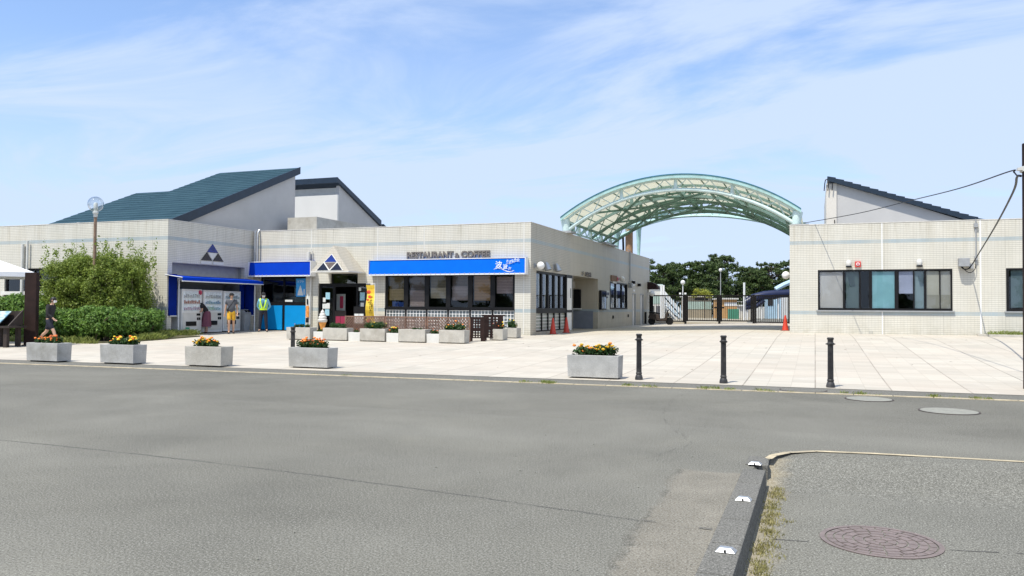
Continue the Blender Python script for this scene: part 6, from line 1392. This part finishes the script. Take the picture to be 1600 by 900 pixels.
MT['navy'] = pm('navy_cloth', (.012,.014,.028), .85, .2, 9); MT['shirtb'] = pm('pale_blue_shirt', (.16,.42,.60), .8, .1, 9); MT['hiviz'] = pm('hi_vis', (.55,.85,.03), .5, .05, 9); MT['greyt'] = pm('grey_tee', (.085,.09,.105), .85, .15, 12); MT['blackt'] = pm('black_cloth', (.016,.015,.017), .85, .2, 12); MT['mustard'] = pm('mustard_shorts', (.66,.36,.02), .8, .12, 12); MT['plum'] = pm('plum_skirt', (.17,.055,.085), .85, .15, 6); MT['silver'] = pm('silver_trim', (.62,.66,.66), .35, .05, 8)
# guard
LOOK = (.28, -1, 0)
J = stand(); J.update(anL=(.15,.02,.09), anR=(-.15,.02,.09), toL=(.19,-.11,.035), toR=(-.18,-.12,.035), knL=(.12,-.01,.49), knR=(-.12,-.01,.49), calL=(.135,.01,.33), calR=(-.135,.01,.33), elL=(.27,.08,1.12), elR=(-.25,.08,1.12), wrL=(.14,-.02,.96), wrR=(-.13,.06,.93), haL=(.08,-.08,.98), haR=(-.08,.10,.94))
def cl_guard(t, J, hm, fw, up_, sd_):
    shirt(t, J, 'shirtb', long=True, hem=(0,0,.92)); pants(t, J, 'navy'); shoes(t, J, 'black'); cap(t, hm, fw, up_, sd_, 'blackt'); mask(t, hm, fw, up_, sd_); hairm(t, hm-up_*.01, fw, up_, sd_).scale = (1, 1, 1)
    m = MB()
    for s in (1, -1):
        for y, dy in ((-.125, 1), (.115, -1)):
            pts = [(s*.125,y*.5,1.475),(s*.12,y*.98,1.36),(s*.085,y*1.05,1.2),(s*.03,y*1.06,1.04)]
            for a, b in zip(pts[:-1], pts[1:]): m.hexa([(a[0]-.028,a[1]-.006,a[2]),(a[0]+.028,a[1]-.006,a[2]),(a[0]+.028,a[1]+.01,a[2]),(a[0]-.028,a[1]+.01,a[2]),(b[0]-.028,b[1]-.006,b[2]),(b[0]+.028,b[1]-.006,b[2]),(b[0]+.028,b[1]+.01,b[2]),(b[0]-.028,b[1]+.01,b[2])])
        m.tube([(s*.150,-.06,1.35),(s*.158,-.05,1.2),(s*.155,-.05,1.05)], .026, 8)
    m.build('safety_vest', 'hiviz', t, local=True)
    m = MB(); n = 20; vs_ = [(.165*math.cos(2*math.pi*k/n), .133*math.sin(2*math.pi*k/n), z_) for z_ in (.96, 1.04) for k in range(n)]; m.add(vs_, [(k, (k+1) % n, n+(k+1) % n, n+k) for k in range(n)]); m.build('vest_belt', 'hiviz', t, smooth=True, local=True)
    m = MB(); m.tube([(0,-.118,1.40),(0,-.135,1.2),(0,-.128,1.06)], [.012,.022,.012], 6); m.build('tie', 'navy', t, local=True)
p = onG(411, 519); person('guard in yellow safety vest, blue shirt, dark trousers, cap and mask', (p.x, p.y, gz(p.x, p.y)+.01), face(p, -.15), J, cl_guard, sc=1.0)
# man in shorts
LOOK = (.55, -1, .05)
J = stand(); J.update(knR=(-.09,-.09,.50), calR=(-.09,-.04,.35), anR=(-.09,.0,.10), toR=(-.10,-.14,.035), knL=(.09,.03,.49), calL=(.09,.09,.34), anL=(.09,.13,.10), toL=(.10,.0,.035), wrL=(.245,-.06,.87), haL=(.24,-.10,.80), wrR=(-.26,.03,.87), haR=(-.265,.02,.79))
def cl_man(t, J, hm, fw, up_, sd_):
    shirt(t, J, 'greyt', sleeve=.55, g=1.12); pants(t, J, 'mustard', short=True, name='shorts'); shoes(t, J, 'brown'); hairm(t, hm, fw, up_, sd_); cap(t, hm, fw, up_, sd_, 'blackt')
    m = MB(); m.tube([(.12,-.07,1.46),(.05,-.148,1.32),(-.06,-.152,1.16),(-.14,-.11,1.04)], .012, 6); m.build('bag_strap', 'black', t, local=True); m = MB(); m.ball((-.15,-.08,1.0), .07, 10, (.7,.6,1)); m.build('shoulder_bag', 'blackt', t, local=True)
p = onG(361, 522); person('man in grey t-shirt, mustard yellow shorts and dark cap', (p.x, p.y, gz(p.x, p.y)+.01), face(p, .0), J, cl_man, sc=.99)
# bending woman
LOOK = (-.0, -1, -.55)
J = stand(); J.update(pelvis=(0,.06,.86), waist=(0,.0,1.00), chest=(0,-.16,1.17), neckb=(0,-.25,1.27), neck=(0,-.29,1.32), headb=(0,-.33,1.36), headm=(0,-.375,1.41), headt=(0,-.41,1.47), shL=(.165,-.19,1.25), shR=(-.165,-.19,1.25), elL=(.20,-.16,.98), elR=(-.20,-.30,.99), wrL=(.10,-.32,.90), wrR=(-.13,-.42,.80), haL=(.04,-.37,.88), haR=(-.11,-.47,.73), hipL=(.08,.06,.80), hipR=(-.08,.06,.80), knL=(.085,-.0,.45), knR=(-.085,-.03,.45), calL=(.085,.03,.32), calR=(-.085,.0,.32), anL=(.085,.06,.09), anR=(-.085,.02,.09), toL=(.09,-.07,.035), toR=(-.09,-.11,.035))
def cl_wom(t, J, hm, fw, up_, sd_):
    shirt(t, J, 'blackt', sleeve=.7, hem=(0,.05,.90)); shoes(t, J, 'brown'); hairm(t, hm, fw, up_, sd_, long=1); cap(t, hm, fw, up_, sd_, 'blackt', brim=True, name='cap')
    m = MB(); n = 28; vs_ = []
    for z_, rx, ry, cy_ in ((.96,.145,.12,.05),(.86,.175,.16,.05),(.6,.20,.19,.03),(.30,.235,.22,.02)):
        for k in range(n): a = 2*math.pi*k/n; f_ = 1+.07*math.sin(k*math.pi*2/4)*(1-(z_-.3)/.66); vs_.append((rx*f_*math.cos(a), cy_+ry*f_*math.sin(a), z_))
    m.add(vs_, [(i*n+k, i*n+(k+1) % n, (i+1)*n+(k+1) % n, (i+1)*n+k) for i in range(3) for k in range(n)]); m.build('skirt', 'plum', t, smooth=True, local=True)
    m = MB(); m.box(-.05,.12,-.48,-.38,.66,.86); m.build('handbag', 'darkwood', t, bevel=.02, local=True); m = MB(); m.tube([(.02,-.43,.86),(.10,-.30,1.05),(.14,-.2,1.24)], .008, 6); m.build('bag_strap', 'black', t, local=True)
p = onG(321, 521.5); person('woman in black top and plum skirt bending towards the vending machine', (p.x, p.y, gz(p.x, p.y)+.01), YAW-math.pi*.36, J, cl_wom, sc=.98)
# walker on the left
LOOK = (0, -1, -.05)
J = stand(); J.update(waist=(0,-.02,1.08), chest=(0,-.06,1.29), neckb=(0,-.09,1.41), neck=(0,-.11,1.46), headb=(0,-.13,1.52), headm=(0,-.145,1.585), headt=(0,-.145,1.645), shL=(.165,-.06,1.375), shR=(-.165,-.06,1.375), elL=(.20,.10,1.13), wrL=(.19,-.04,.94), haL=(.18,-.10,.87), elR=(-.20,-.06,1.10), wrR=(-.17,-.24,.95), haR=(-.15,-.30,.90), hipL=(.085,0,.86), knL=(.09,.13,.49), calL=(.09,.26,.38), anL=(.09,.42,.19), toL=(.09,.38,.07), knR=(-.09,-.22,.52), calR=(-.09,-.27,.36), anR=(-.09,-.33,.10), toR=(-.09,-.47,.04))
def cl_walk(t, J, hm, fw, up_, sd_):
    shirt(t, J, 'blackt', long=True); pants(t, J, 'navy', short=True, name='shorts'); shoes(t, J, 'black'); hairm(t, hm, fw, up_, sd_); mask(t, hm, fw, up_, sd_)
p = camXZ(-.578*26, 26); person('person in black long sleeves, dark shorts and white mask walking right', (p.x, p.y, gz(p.x, p.y)+.01), YAW+math.pi*.5, J, cl_walk, sc=.93)
